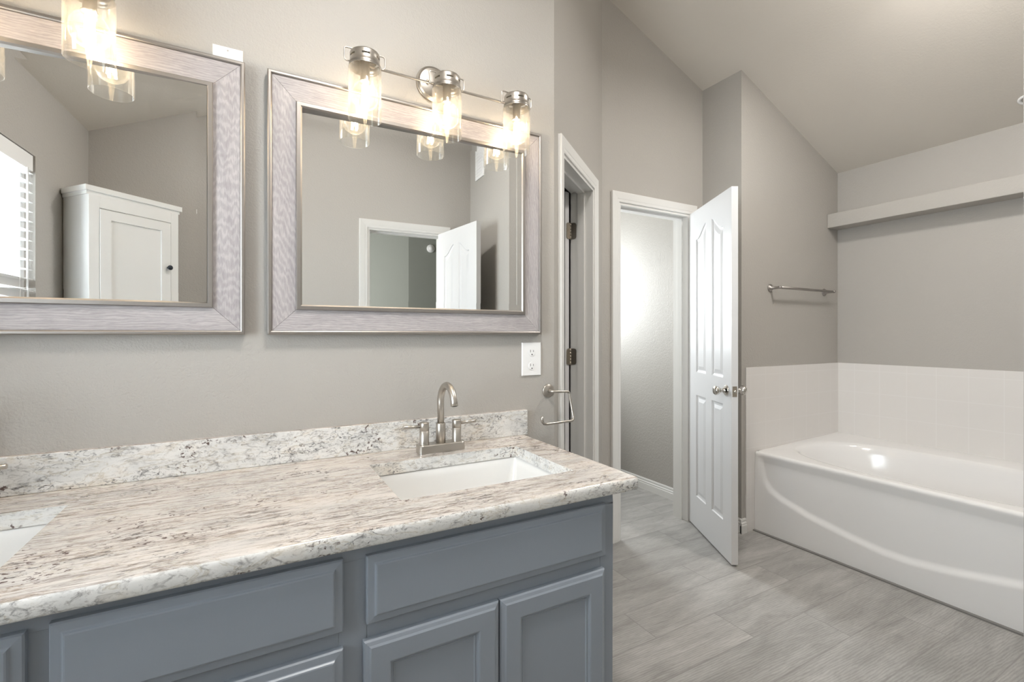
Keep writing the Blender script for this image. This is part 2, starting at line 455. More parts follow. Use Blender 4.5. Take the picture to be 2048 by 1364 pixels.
# floor and ceiling
struct(B().box((-2.2, -4.6, -0.06), (4.2, 4.2, 0.0)).build('floor', M['floor']))
b = B()
for x0, x1 in ((XW - 0.16, RX), (RX, XE + 0.16)):
    za, zb = ceil_z(x0), ceil_z(x1)
    b.hexa([(x0, YB - 0.14, za), (x1, YB - 0.14, zb), (x1, 2.31, zb), (x0, 2.31, za)],
           [(x0, YB - 0.14, za + 0.1), (x1, YB - 0.14, zb + 0.1), (x1, 2.31, zb + 0.1), (x0, 2.31, za + 0.1)])
struct(b.build('ceiling', M['ceiling']))

b = B(); wall_run(b, (XW - 0.14, YV), (C0.x, YV), 0.12); struct(b.build('wall_left', M['wall']))
b = B(); wall_run(b, (C0.x, C0.y), (C1.x, C1.y), 0.12, [(OPC[0], OPC[1], 0, HEAD)]); struct(b.build('wall_closet_side', M['wall']))
b = B(); wall_run(b, (C1.x, 2.17), (2.677, 2.17), 0.12, [(OPT[0] - C1.x, OPT[1] - C1.x, 0, HEAD)]); struct(b.build('wall_toilet_side', M['wall']))
b = B(); wall_run(b, (2.677, 2.30), (2.677, 1.88), 0.10); struct(b.build('wall_return', M['wall']))
b = B(); wall_run(b, (2.777, 1.88), (XE + 0.12, 1.88), 0.12); struct(b.build('wall_tub_end', M['wall']))
b = B(); wall_run(b, (XE, 1.88), (XE, 0.36), 0.12); struct(b.build('wall_right', M['wall']))
b = B(); wall_run(b, (XE + 0.12, 0.36), (1.48, 0.36), 0.12); struct(b.build('wall_tub_near', M['wall']))
b = B(); wall_run(b, (1.48, 0.24), (1.48, YB - 0.12), 0.12); struct(b.build('wall_entry_side', M['wall']))
b = B(); wall_run(b, (1.48, YB), (XW - 0.14, YB), 0.12, [(1.48 - OPE[1], 1.48 - OPE[0], 0, HEAD)]); struct(b.build('wall_back', M['wall']))
b = B(); wall_run(b, (XW, YB), (XW, YV), 0.14, [(WIN[0] - YB, WIN[1] - YB, WIN[2], WIN[3])]); struct(b.build('wall_window', M['wall']))
# toilet room beyond the far door, dark closet, bedroom beyond the entry door
b = B()
wall_run(b, (2.76, 3.60), (2.76, 2.30), 0.10, top=2.5); struct(b.build('wall_toilet_room_right', M['wall']))
b = B(); wall_run(b, (1.80, 3.60), (2.86, 3.60), 0.12, [(0.15, 0.80, 1.15, 2.05)], top=2.5); struct(b.build('wall_toilet_room_far', M['wall']))
b = B(); wall_run(b, (1.82, 2.29), (1.82, 3.60), 0.08, top=2.5); struct(b.build('wall_toilet_room_left', M['wall']))
struct(B().box((1.74, 2.291, 2.44), (2.9, 3.8, 2.52)).build('ceiling_toilet_room', M['ceiling']))
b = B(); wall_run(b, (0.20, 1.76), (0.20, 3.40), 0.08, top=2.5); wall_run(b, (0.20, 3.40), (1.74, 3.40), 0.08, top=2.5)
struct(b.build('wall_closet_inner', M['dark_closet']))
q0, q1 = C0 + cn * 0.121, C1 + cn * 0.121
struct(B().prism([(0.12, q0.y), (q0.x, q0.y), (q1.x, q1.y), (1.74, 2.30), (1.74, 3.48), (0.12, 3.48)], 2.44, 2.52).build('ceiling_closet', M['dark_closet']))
b = B()
wall_run(b, (3.2, -2.5), (1.496, -2.5), 0.1, top=2.6); wall_run(b, (1.496, -2.5), (-1.6, -3.9), 0.1, top=2.6)
wall_run(b, (-1.6, -3.9), (-1.6, -0.49), 0.1, top=2.6); wall_run(b, (3.2, -0.49), (3.2, -2.5), 0.1, top=2.6)
struct(b.build('wall_bedroom', M['bedroom']))
struct(B().box((-1.75, -4.2, 2.6), (3.35, -0.49, 2.7)).build('ceiling_bedroom', M['ceiling']))
wl = B(); wall_run(wl, (1.6, -0.49), (3.2, -0.49), 0.1, top=2.6); struct(wl.build('wall_bedroom_front', M['bedroom']))

# ------------------------------------------------------------------ casings, jambs, baseboards
def casing_profile():
    # (distance from the opening edge, projection)
    return [(0.0, 0.0), (0.0, 0.009), (0.005, 0.011), (0.016, 0.0115), (0.020, 0.0135), (0.040, 0.016), (0.055, 0.0175), (0.060, 0.016), (0.060, 0.0)]
def casing(name, P, d, out, t0, t1, zh, far=None, wth=0.12, stop=(0.045, 0.08), floor_z=0.0, back=True, w=0.060):
    """P start of wall run, d its direction, out = unit vector into the room. Casing round the opening + jambs + stops"""
    b = B(); P = Vector((P[0], P[1], 0)); d = Vector((d[0], d[1], 0)); out = Vector((out[0], out[1], 0))
    rv = 0.006
    def run(o, base):
        pr = casing_profile()
        pts = []
        for (dist, proj) in pr:
            q = dist * w / 0.060 - rv * 0
            row = [P + d * (t0 - q) + base + o * proj, None, None, P + d * (t1 + q) + base + o * proj]
            a = row[0].copy(); a.z = floor_z; e = row[3].copy(); e.z = floor_z
            a2 = row[0].copy(); a2.z = zh + q; e2 = row[3].copy(); e2.z = zh + q
            pts.append([a, a2, e2, e])
        vs = [p for r in pts for p in r]
        fs = [(k * 4 + i, k * 4 + i + 1, (k + 1) * 4 + i + 1, (k + 1) * 4 + i) for k in range(len(pr) - 1) for i in range(3)]
        b.add(vs, fs)
    run(out, Vector((0, 0, 0)))
    if back: run(-out, -out * wth)
    # jambs (inside the opening) 15 mm thick
    jt = 0.015
    def slab(ta, tb, o0, o1, za, zb):
        q = [P + d * ta + out * -o0, P + d * tb + out * -o0, P + d * tb - out * o1, P + d * ta - out * o1]
        b.hexa([(p.x, p.y, za) for p in q], [(p.x, p.y, zb) for p in q])
    slab(t0 - 0.002, t0 + jt, -0.002, wth + 0.002, floor_z, zh); slab(t1 - jt, t1 + 0.002, -0.002, wth + 0.002, floor_z, zh)
    slab(t0 + jt, t1 - jt, -0.002, wth + 0.002, zh - jt, zh + 0.002)
    s0, s1 = stop
    slab(t0 + jt, t0 + jt + 0.011, s0, s1, floor_z, zh - jt); slab(t1 - jt - 0.011, t1 - jt, s0, s1, floor_z, zh - jt)
    slab(t0 + jt + 0.011, t1 - jt - 0.011, s0, s1, zh - jt - 0.011, zh - jt)
    return struct(b.build(name, M['trim']))
casing('trim_1', C0, cd, -cn, OPC[0], OPC[1], HEAD, stop=(0.045, 0.082))
casing('trim_2', (0, 2.17), (1, 0), (0, -1), OPT[0], OPT[1], HEAD, stop=(0.040, 0.075))
casing('trim_3', (0, YB), (1, 0), (0, 1), OPE[0], OPE[1], HEAD, stop=(0.040, 0.075))

def baseboard(name, p0, p1, out, mat='trim', h=0.09):
    pr = [(0, 0), (0.014, 0), (0.014, h * 0.55), (0.011, h * 0.60), (0.012, h * 0.70), (0.007, h * 0.78), (0.008, h * 0.9), (0.004, h), (0, h)]
    o = Vector((*out, 0)); b = B(); vs = []
    for p in (p0, p1):
        for x, z in pr: q = Vector((*p, 0)) + o * x; vs.append((q.x, q.y, z))
    n = len(pr)
    b.add(vs, [(i, (i + 1) % n, n + (i + 1) % n, n + i) for i in range(n)] + [tuple(range(n)), tuple(reversed(range(n, 2 * n)))])
    return struct(b.build(name, M[mat]))
baseboard('baseboard_toilet_room', (2.76, 3.60), (2.76, 2.30), (-1, 0))
baseboard('baseboard_return', (2.677, 2.17), (2.677, 1.872), (-1, 0))
baseboard('baseboard_tub_end', (2.663, 1.88), (2.712, 1.88), (0, -1))
baseboard('baseboard_back', (XW, YB), (OPE[0] - 0.06, YB), (0, 1))
baseboard('baseboard_entry', (1.48, YB), (1.48, 0.36), (-1, 0))
p = C0 + cd * (OPC[1] + 0.06)
baseboard('baseboard_closet', (p.x, p.y), (C1.x, C1.y), (-cn.x, -cn.y))

# ledge above the tub
struct(B().box((3.65, 0.36, 2.012), (XE, 1.88, 2.112)).build('trim_4', M['wall'], bevel=0.004))

# ------------------------------------------------------------------ windows
def window(name, x, y0, y1, z0, z1):
    """sash window in the plane x (outer side), seen from +x"""
    t = thing(name, None, None, (x, (y0 + y1) / 2, z0), kind='structure')
    fr = B(); w = 0.045; xa, xb = x - 0.10, x - 0.04
    fr.box((xa, y0, z0), (xb, y0 + w, z1)); fr.box((xa, y1 - w, z0), (xb, y1, z1))
    fr.box((xa, y0 + w, z0), (xb, y1 - w, z0 + w)); fr.box((xa, y0 + w, z1 - w), (xb, y1 - w, z1))
    zm = (z0 + z1) / 2 - 0.02; fr.box((xa, y0 + w, zm - 0.022), (xb, y1 - w, zm + 0.022))
    fr.build('window_frame', M['plastic'], t)
    B().box((x - 0.072, y0 + w, z0 + w), (x - 0.068, y1 - w, zm - 0.022)).build('window_pane', M['pane'], t)
    B().box((x - 0.072, y0 + w, zm + 0.022), (x - 0.068, y1 - w, z1 - w)).build('window_pane', M['pane'], t)
    return t
window('window_1', XW, WIN[0], WIN[1], WIN[2], WIN[3])
w2 = thing('window_2', None, None, (2.275, 3.66, 1.15), kind='structure')
f = B()
f.box((1.95, 3.64, 1.15), (1.99, 3.68, 2.05)); f.box((2.56, 3.64, 1.15), (2.60, 3.68, 2.05)); f.box((1.99, 3.64, 1.15), (2.56, 3.68, 1.19)); f.box((1.99, 3.64, 2.01), (2.56, 3.68, 2.05))
f.build('window_frame', M['plastic'], w2)
B().box((1.99, 3.658, 1.19), (2.56, 3.662, 2.01)).build('window_pane', M['pane'], w2)

bl = thing('window_blind', 'white horizontal slat blind hanging in the window, seen in the left mirror', 'blind', (XW - 0.03, 0.706, WIN[2]))
y0, y1 = WIN[0] + 0.012, WIN[1] - 0.012
B().box((XW - 0.052, y0, 2.0), (XW - 0.004, y1, 2.072)).build('valance', M['plastic'], bl)
ztop, pitch = 1.985, 0.0445
k = 0
while ztop - k * pitch > WIN[2] + 0.03:
    z = ztop - k * pitch
    a = math.radians(-4); hx, hz = 0.0245 * math.cos(a), 0.0245 * math.sin(a)
    xc = XW - 0.028
    s = B(); nx = math.sin(a) * 0.0013; nz = math.cos(a) * 0.0013
    # inner edge lower than the outer edge
    prof = [(xc + hx, z - hz), (xc, z + 0.002), (xc - hx, z + hz)]
    vs = []
    for yy in (y0, y1):
        for px_, pz_ in prof: vs.append((px_ + nx, yy, pz_ + nz))
        for px_, pz_ in reversed(prof): vs.append((px_ - nx, yy, pz_ - nz))
    s.add(vs, [(i, (i + 1) % 6, 6 + (i + 1) % 6, 6 + i) for i in range(6)] + [tuple(range(6)), tuple(reversed(range(6, 12)))], False)
    s.build('slat', M['plastic'], bl); k += 1
B().box((XW - 0.052, y0, WIN[2] + 0.005), (XW - 0.004, y1, WIN[2] + 0.022)).build('bottom_rail', M['plastic'], bl)
for yy in (y0 + 0.12, y1 - 0.12):
    B().cyl((XW - 0.002, yy, WIN[2] + 0.02), (XW - 0.002, yy, 2.0), 0.0012, n=6).build('ladder_cord', M['plastic'], bl)
B().cyl((XW + 0.004, y0 + 0.07, 1.30), (XW + 0.004, y0 + 0.07, 2.0), 0.004, n=8).build('tilt_wand', M['plastic'], bl)

# ------------------------------------------------------------------ moulded doors
def make_door(name, w, h, th, hinge, ang, z0=0.012, knob_side=None, label_knob='satin nickel round knob', knobs=True):
    """local frame: x from the hinge to the free edge, y from face A (y=0) to face B (y=th), z up"""
    t = thing(name, None, None, (hinge[0], hinge[1], z0), kind='structure', rotz=ang, world_coords=False)
    b = B()
    st = 0.105 * w / 0.61; mid = 0.085 * w / 0.61
    pw = (w - 2 * st - mid) / 2
    cols = [(st, st + pw, +1), (st + pw + mid, w - st, -1)]  # +1: peak on the right side of the panel
    lo = (0.20, 0.845); up = (0.99, 1.835, 1.91)
    def ogee(u):
        u = max(0.0, min(1.0, u))
        if u < 0.10: return 0.0
        v_ = (u - 0.10) / 0.90
        return (0.5 - 0.5 * math.cos(math.pi * v_ * 0.92)) / 0.985
    def face(y, sgn):
        # sgn: +1 recess towards +y
        xs = [0, cols[0][0], cols[0][1], cols[1][0], cols[1][1], w]
        zs = [0, lo[0], lo[1], up[0], up[2], h]
        def quad(x0, x1, za, zb): b.add([(x0, y, za), (x1, y, za), (x1, y, zb), (x0, y, zb)], [(0, 1, 2, 3)])
        for i in range(5):
            for j in range(5):
                if i in (1, 3) and j in (1, 3): continue
                quad(xs[i], xs[i + 1], zs[j], zs[j + 1])
        for (x0, x1, side) in cols:
            for kind in ('lo', 'up'):
                if kind == 'lo':
                    n = 1
                    outline = [(x0, lo[0]), (x1, lo[0]), (x1, lo[1]), (x0, lo[1])]
                else:
                    zs_, zp = up[1], up[2]
                    K = 16
                    def arch_at(dist):
                        pts_ = []
                        for i in range(K + 1):
                            u = dist / (x1 - x0) + (1 - 2 * dist / (x1 - x0)) * i / K
                            zz = zs_ + (zp - zs_) * ogee(u)
                            sl_ = (ogee(u + 0.01) - ogee(u - 0.01)) / 0.02 * (zp - zs_) / (x1 - x0)
                            zz -= dist * min(1.35, math.sqrt(1 + sl_ * sl_))
                            pts_.append(((x0 + (x1 - x0) * u) if side > 0 else (x1 - (x1 - x0) * u), zz))
                        return pts_[::-1] if side > 0 else pts_
                    arch = arch_at(0.0)
                    outline = [(x0, up[0]), (x1, up[0])] + arch
                    # filler between the arch and the bounding rectangle's top
                    for (a0, c0) in zip(arch[:-1], arch[1:]):
                        b.add([(a0[0], y, a0[1]), (a0[0], y, up[2]), (c0[0], y, up[2]), (c0[0], y, c0[1])], [(0, 1, 2, 3)])
                # ring offsets
                m_ = len(outline)
                def inset(dist):
                    if kind == 'up': return [(x0 + dist, up[0] + dist), (x1 - dist, up[0] + dist)] + arch_at(dist)
                    res = []
                    for i in range(m_):
                        p0_, p1_, p2_ = outline[i - 1], outline[i], outline[(i + 1) % m_]
                        d1 = Vector((p1_[0] - p0_[0], p1_[1] - p0_[1])).normalized() if (Vector(p1_) - Vector(p0_)).length > 1e-7 else None
                        d2 = Vector((p2_[0] - p1_[0], p2_[1] - p1_[1])).normalized()
                        if d1 is None: d1 = d2
                        n1 = Vector((-d1.y, d1.x)); n2 = Vector((-d2.y, d2.x)); nn = (n1 + n2)
                        if nn.length < 1e-6: nn = n1
                        nn.normalize(); k_ = dist / max(0.45, nn.dot(n1))
                        res.append((p1_[0] + nn.x * k_, p1_[1] + nn.y * k_))
                    return res
                rings = [(0.0, 0.0), (0.004, 0.006), (0.013, 0.0085), (0.020, 0.0085), (0.040, 0.0025)]
                prev = None
                allp = []
                for dist, dep in rings:
                    rp = outline if dist == 0 else inset(dist)
                    allp.append([(p_[0], y + sgn * dep, p_[1]) for p_ in rp])
                vs = [p_ for r_ in allp for p_ in r_]
                fs = [(k_ * m_ + i, k_ * m_ + (i + 1) % m_, (k_ + 1) * m_ + (i + 1) % m_, (k_ + 1) * m_ + i) for k_ in range(len(rings) - 1) for i in range(m_)]
                fs.append(tuple(range((len(rings) - 1) * m_, len(rings) * m_)))
                b.add(vs, fs)
    face(0.0, +1); face(th, -1)
    zs = [0, lo[0], lo[1], up[0], up[2], h]; xs = [0, cols[0][0], cols[0][1], cols[1][0], cols[1][1], w]
    for j in range(5):
        for x in (0, w): b.add([(x, 0, zs[j]), (x, th, zs[j]), (x, th, zs[j + 1]), (x, 0, zs[j + 1])], [(0, 1, 2, 3)])
    for i in range(5):
        for z in (0, h): b.add([(xs[i], 0, z), (xs[i], th, z), (xs[i + 1], th, z), (xs[i + 1], 0, z)], [(0, 1, 2, 3)])
    o = b.build('door_panel', M['door'], t)
    if knobs:
        kx, kz = w - 0.06, 0.925
        for (ya, s) in ((0.0, -1), (th, 1)):
            kb = B()
            kb.loft([((kx, ya, kz), 0.031), ((kx, ya + s * 0.004, kz), 0.031), ((kx, ya + s * 0.009, kz), 0.026), ((kx, ya + s * 0.014, kz), 0.016),
                     ((kx, ya + s * 0.028, kz), 0.0115), ((kx, ya + s * 0.036, kz), 0.014), ((kx, ya + s * 0.042, kz), 0.021), ((kx, ya + s * 0.050, kz), 0.0255),
                     ((kx, ya + s * 0.060, kz), 0.0262), ((kx, ya + s * 0.066, kz), 0.0225), ((kx, ya + s * 0.069, kz), 0.019), ((kx, ya + s * 0.070, kz), 0.0)], 32, caps=False)
            ko = kb.build('door_knob', M['chrome'], t); ko['label'] = label_knob
        lp = B().box((w - 0.0005, th / 2 - 0.0125, kz - 0.028), (w + 0.0012, th / 2 + 0.0125, kz + 0.028))
        lp.build('latch_plate', M['hinge'], t, bevel=0.0006)
        B().loft([((w, th / 2, kz), 0.0085), ((w + 0.007, th / 2, kz), 0.007), ((w + 0.009, th / 2, kz), 0.0)], 16, caps=False).build('latch_bolt', M['chrome'], t)
    return t
def hinge_part(parent, x, y, z, dirs, hgt=0.089, mat='hinge', name='hinge', label=None):
    """knuckle at (x,y), leaves along the given unit directions (world frame)"""
    b = B()
    for i in range(5):
        za = z - hgt / 2 + i * hgt / 5
        b.cyl((x, y, za + 0.0006), (x, y, za + hgt / 5 - 0.0006), 0.0052, n=14)
    b.cyl((x, y, z - hgt / 2 - 0.003), (x, y, z + hgt / 2 + 0.003), 0.0035, n=12)
    for d_ in dirs:
        dx, dy = d_[0], d_[1]; L_ = d_[2]
        nx, ny = -dy * 0.0012, dx * 0.0012
        r = 0.012; pts = [(0, -hgt / 2), (L_ - r, -hgt / 2), (L_ - r * 0.3, -hgt / 2 + r * 0.3), (L_, -hgt / 2 + r), (L_, hgt / 2 - r), (L_ - r * 0.3, hgt / 2 - r * 0.3), (L_ - r, hgt / 2), (0, hgt / 2)]
        vs = [(x + dx * a + nx, y + dy * a + ny, z + c) for a, c in pts] + [(x + dx * a - nx, y + dy * a - ny, z + c) for a, c in pts]
        n = len(pts)
        b.add(vs, [tuple(range(n)), tuple(reversed(range(n, 2 * n)))] + [(i, (i + 1) % n, n + (i + 1) % n, n + i) for i in range(n)])
        # screws
        for zz in (-0.03, 0.0, 0.03):
            off = L_ * (0.55 if zz else 0.75)
            c = Vector((x + dx * off, y + dy * off, z + zz)); nn = Vector((nx, ny, 0)).normalized()
            b.cyl(c - nn * 0.0022, c + nn * 0.0022, 0.0034, n=10)
    o = b.build(name, M[mat], parent)
    return o

# toilet room door: face A runs from (2.520,2.190) to (2.226,1.660)
A0 = Vector((2.528, 2.148)); dvec = Vector((-0.487, -0.873)).normalized()
ang = math.atan2(dvec.y, dvec.x)
# local +y must be the thickness side (0.873,-0.487): that is the left normal of dvec -> (-dy,dx) = (0.873,-0.487)
d1 = make_door('door_1', 0.592, 2.022, 0.035, (A0.x, A0.y), ang)
d1['label'] = 'white moulded four-panel door with arched panels standing open before the toilet room'
# entry door seen in the right mirror
d2 = make_door('door_2', 0.575, 2.022, 0.035, (1.236, YB + 0.008), math.atan2(0.575, 0.10))
d2['label'] = 'white moulded door standing open by the entry, seen in the right mirror'
# closet door, opened into the closet
hp = C0 + cd * (OPC[1] - 0.016) + cn * 0.124
d3 = make_door('door_3', 0.525, 2.015, 0.035, (hp.x - cd.x * 0.010 + cn.x * 0.006, hp.y - cd.y * 0.010 + cn.y * 0.006), math.atan2(cn.y, cn.x) - math.radians(20), knobs=True)
d3['label'] = 'white closet door opened inward beyond the vanity wall corner'
kx_, ky_ = hp.x - cd.x * 0.003, hp.y - cd.y * 0.003
inv = d3.matrix_basis.inverted()
for z in (0.27, 1.12, 1.815):
    hh = hinge_part(None, kx_, ky_, z, [(-cn.x, -cn.y, 0.034), (-cd.x * 0.94 + cn.x * 0.34, -cd.y * 0.94 + cn.y * 0.34, 0.034)])
    hh.data.transform(Matrix.Translation((0, 0, 0)))
    hh.data.transform((Matrix.Translation(d3.location) @ Matrix.Rotation(d3.rotation_euler.z, 4, 'Z')).inverted()); hh.parent = d3

# ------------------------------------------------------------------ vanity cabinet
CB_X0, CB_X1, FY = XW + 0.004, 0.886, 1.02
van = thing('vanity_cabinet', 'blue-grey painted vanity cabinet under the granite counter', 'cabinet', (-0.05, 1.3, 0.0))
b = B()
z0c, z1c = 0.10, 0.808
b.box((CB_X1 - 0.018, FY + 0.019, z0c), (CB_X1, 1.626, z1c))           # right end panel
b.box((CB_X0, FY + 0.019, z0c), (CB_X0 + 0.018, 1.626, z1c))
b.box((CB_X0 + 0.018, FY + 0.019, z0c), (CB_X1 - 0.018, 1.626, z0c + 0.018))
b.box((CB_X0 + 0.018, 1.612, z0c), (CB_X1 - 0.018, 1.626, z1c - 0.05))
for xx in (-0.305, 0.180): b.box((xx - 0.009, FY + 0.019, z0c + 0.018), (xx + 0.009, 1.61, 0.60))
b.build('carcass', M['blue'], van)
b = B()   # face frame
def ffbox(x0, x1, za, zb): b.box((x0, FY, za), (x1, FY + 0.019, zb))
ffbox(CB_X0, CB_X1, 0.772, z1c); ffbox(CB_X0, CB_X1, z0c, 0.138)
for x0, x1 in ((CB_X0, CB_X0 + 0.04), (-0.330, -0.275), (0.155, 0.212), (CB_X1 - 0.045, CB_X1)): ffbox(x0, x1, 0.138, 0.772)
for x0, x1 in ((CB_X0 + 0.04, -0.330), (-0.275, 0.155), (0.212, CB_X1 - 0.045)): ffbox(x0, x1, 0.600, 0.640)
ffbox(-0.275, 0.155, 0.355, 0.380)
b.build('face_frame', M['blue'], van, bevel=0.0012)
B().box((CB_X0, FY + 0.07, 0.0), (CB_X1 - 0.0, FY + 0.085, 0.10)).build('toe_kick', M['blue'], van)

def rect_profile(x0, x1, za, zb, prof, y_front, back_y):
    """prof: list of (inset, y offset back from y_front)"""
    b = B(); rings = [(0.0, back_y - y_front)] + prof
    vs = []
    for ins, off in rings:
        y = y_front + off
        vs += [(x0 + ins, y, za + ins), (x1 - ins, y, za + ins), (x1 - ins, y, zb - ins), (x0 + ins, y, zb - ins)]
    fs = [(k_ * 4 + i, k_ * 4 + (i + 1) % 4, (k_ + 1) * 4 + (i + 1) % 4, (k_ + 1) * 4 + i) for k_ in range(len(rings) - 1) for i in range(4)]
    n = (len(rings) - 1) * 4; fs.append((n, n + 1, n + 2, n + 3)); fs.append((3, 2, 1, 0))
    b.add(vs, fs); return b
slab_prof = [(0.0, 0.009), (0.0025, 0.0060), (0.015, 0.0048), (0.0165, 0.0040), (0.0185, 0.0008), (0.021, 0.0)]
door_prof = [(0.0, 0.009), (0.003, 0.0055), (0.010, 0.0030), (0.014, 0.0), (0.052, 0.0), (0.055, 0.0012), (0.0575, 0.006), (0.0605, 0.0075), (0.063, 0.0062), (0.066, 0.0095)]
def front(kind, x0, x1, za, zb, prof):
    o = rect_profile(x0, x1, za, zb, prof, 1.000, FY).build(kind, M['blue'], van); return o
front('drawer_front', 0.209, 0.851, 0.636, 0.7795, slab_prof)['label'] = 'wide false drawer front below the right sink'
front('drawer_front', -0.283, 0.1625, 0.636, 0.7845, slab_prof)
front('drawer_front', -0.283, 0.1625, 0.372, 0.602, slab_prof)
front('drawer_front', -0.283, 0.1625, 0.130, 0.345, slab_prof)
front('cabinet_door', 0.203, 0.520, 0.130, 0.602, door_prof)
front('cabinet_door', 0.5235, 0.847, 0.130, 0.602, door_prof)
front('drawer_front', -0.930, -0.311, 0.636, 0.7795, slab_prof)
front('cabinet_door', -0.622, -0.311, 0.130, 0.602, door_prof)
front('cabinet_door', -0.930, -0.625, 0.130, 0.602, door_prof)

# ------------------------------------------------------------------ granite top
ZT, ZU = 0.845, 0.808
CX1, CY0 = 0.952, 0.982
SK = [(0.312, 0.822), (0.312 - 1.2, 0.822 - 1.2)]; SY = (1.118, 1.465)
ct = thing('countertop', 'speckled cream and white granite vanity countertop', 'countertop', (0, 1.3, ZU))
b = B()
R = 0.011
prof = [(R, ZT), (R * 0.62, ZT - 0.0009), (R * 0.30, ZT - 0.0032), (R * 0.08, ZT - 0.0068), (0.0, ZT - 0.0115), (0.0, ZU + 0.006), (0.0018, ZU + 0.0018), (0.006, ZU)]
def path(ins):
    pts = [(XW, CY0 + ins)]; r = max(R - ins, 0.0)
    cx, cy = CX1 - R, CY0 + R
    for i in range(9):
        a = -math.pi / 2 + (math.pi / 2) * i / 8
        if ins <= R: pts.append((cx + r * math.cos(a), cy + r * math.sin(a)))
        else: pts.append((CX1 - ins, CY0 + ins))
    pts.append((CX1 - ins, YV)); return pts
rows = [[(x, y, z) for x, y in path(i_)] for i_, z in prof]
m_ = len(rows[0]); vs = [p_ for r_ in rows for p_ in r_]
b.add(vs, [(k_ * m_ + i, k_ * m_ + i + 1, (k_ + 1) * m_ + i + 1, (k_ + 1) * m_ + i) for k_ in range(len(rows) - 1) for i in range(m_ - 1)], True)
xs = [XW, SK[1][1], SK[0][0], SK[0][1], CX1 - R]; xs = [XW, max(SK[1][0], XW + 0.05), SK[1][1], SK[0][0], SK[0][1], CX1 - R]
ys = [CY0 + R, SY[0], SY[1], YV]
for z in (ZT, ZU):
    for i in range(5):
        for j in range(3):
            if j == 1 and i in (1, 3): continue
            b.add([(xs[i], ys[j], z), (xs[i + 1], ys[j], z), (xs[i + 1], ys[j + 1], z), (xs[i], ys[j + 1], z)], [(0, 1, 2, 3)])
for i in (1, 3):
    x0, x1, ya, yb = xs[i], xs[i + 1], SY[0], SY[1]
    q = [(x0, ya), (x1, ya), (x1, yb), (x0, yb)]
    for k_ in range(4):
        a_, c_ = q[k_], q[(k_ + 1) % 4]
        b.add([(*a_, ZU), (*c_, ZU), (*c_, ZT), (*a_, ZT)], [(0, 1, 2, 3)])
def two_faced(o):
    o.data.materials.append(M['granite_face'])
    for p in o.data.polygons:
        if abs(p.normal.z) < 0.75: p.material_index = 1
two_faced(b.build('stone_slab', M['granite'], ct))
two_faced(B().box((XW, YV - 0.020, ZT), (0.960, YV, 0.943)).build('backsplash', M['granite'], ct, bevel=0.002))

# ------------------------------------------------------------------ sinks
def rr_ring(x0, x1, y0, y1, r, z, n=6):
    pts = []
    for cx, cy, a0 in ((x1 - r, y0 + r, -90), (x1 - r, y1 - r, 0), (x0 + r, y1 - r, 90), (x0 + r, y0 + r, 180)):
        for i in range(n + 1):
            a = math.radians(a0 + 90 * i / n); pts.append((cx + r * math.cos(a), cy + r * math.sin(a), z))
    return pts
def make_sink():
    t = thing('sink', 'white rectangular undermount sink in the counter below the right mirror', 'sink', (0.567, 1.29, 0.66), 'undermount sinks')
    x0, x1 = SK[0]; ya, yb = SY; b = B()
    rings = []
    spec = [(-0.022, 0.8075, 0.015), (-0.006, 0.8075, 0.006), (-0.003, 0.804, 0.008), (0.004, 0.780, 0.016), (0.012, 0.735, 0.024), (0.022, 0.700, 0.032), (0.040, 0.684, 0.040), (0.075, 0.677, 0.045), (0.15, 0.672, 0.02)]
    for ins, z, r in spec: rings.append(rr_ring(x0 + ins, x1 - ins, ya + ins * 0.8, yb - ins * 0.8, r, z))
    m_ = len(rings[0]); vs = [p_ for r_ in rings for p_ in r_]
    b.add(vs, [(k_ * m_ + i, k_ * m_ + (i + 1) % m_, (k_ + 1) * m_ + (i + 1) % m_, (k_ + 1) * m_ + i) for k_ in range(len(rings) - 1) for i in range(m_)], True)
    b.add(rings[-1], [tuple(range(m_))], True)
    o = b.build('basin', M['porcelain'], t)
    sd = o.modifiers.new('shell', 'SOLIDIFY'); sd.thickness = 0.008; sd.offset = -1
    cx, cy = (x0 + x1) / 2, (ya + yb) / 2
    B().loft([((cx, cy, 0.672), 0.030), ((cx, cy, 0.675), 0.029), ((cx, cy, 0.6755), 0.022), ((cx, cy, 0.673), 0.018), ((cx, cy, 0.674), 0.0)], 28, caps=False).build('drain', M['nickel'], t)
    return t
sink = make_sink()
s2 = copy_tree(sink, (-1.2, 0, 0)); s2['label'] = 'white rectangular undermount sink cut off at the left edge'

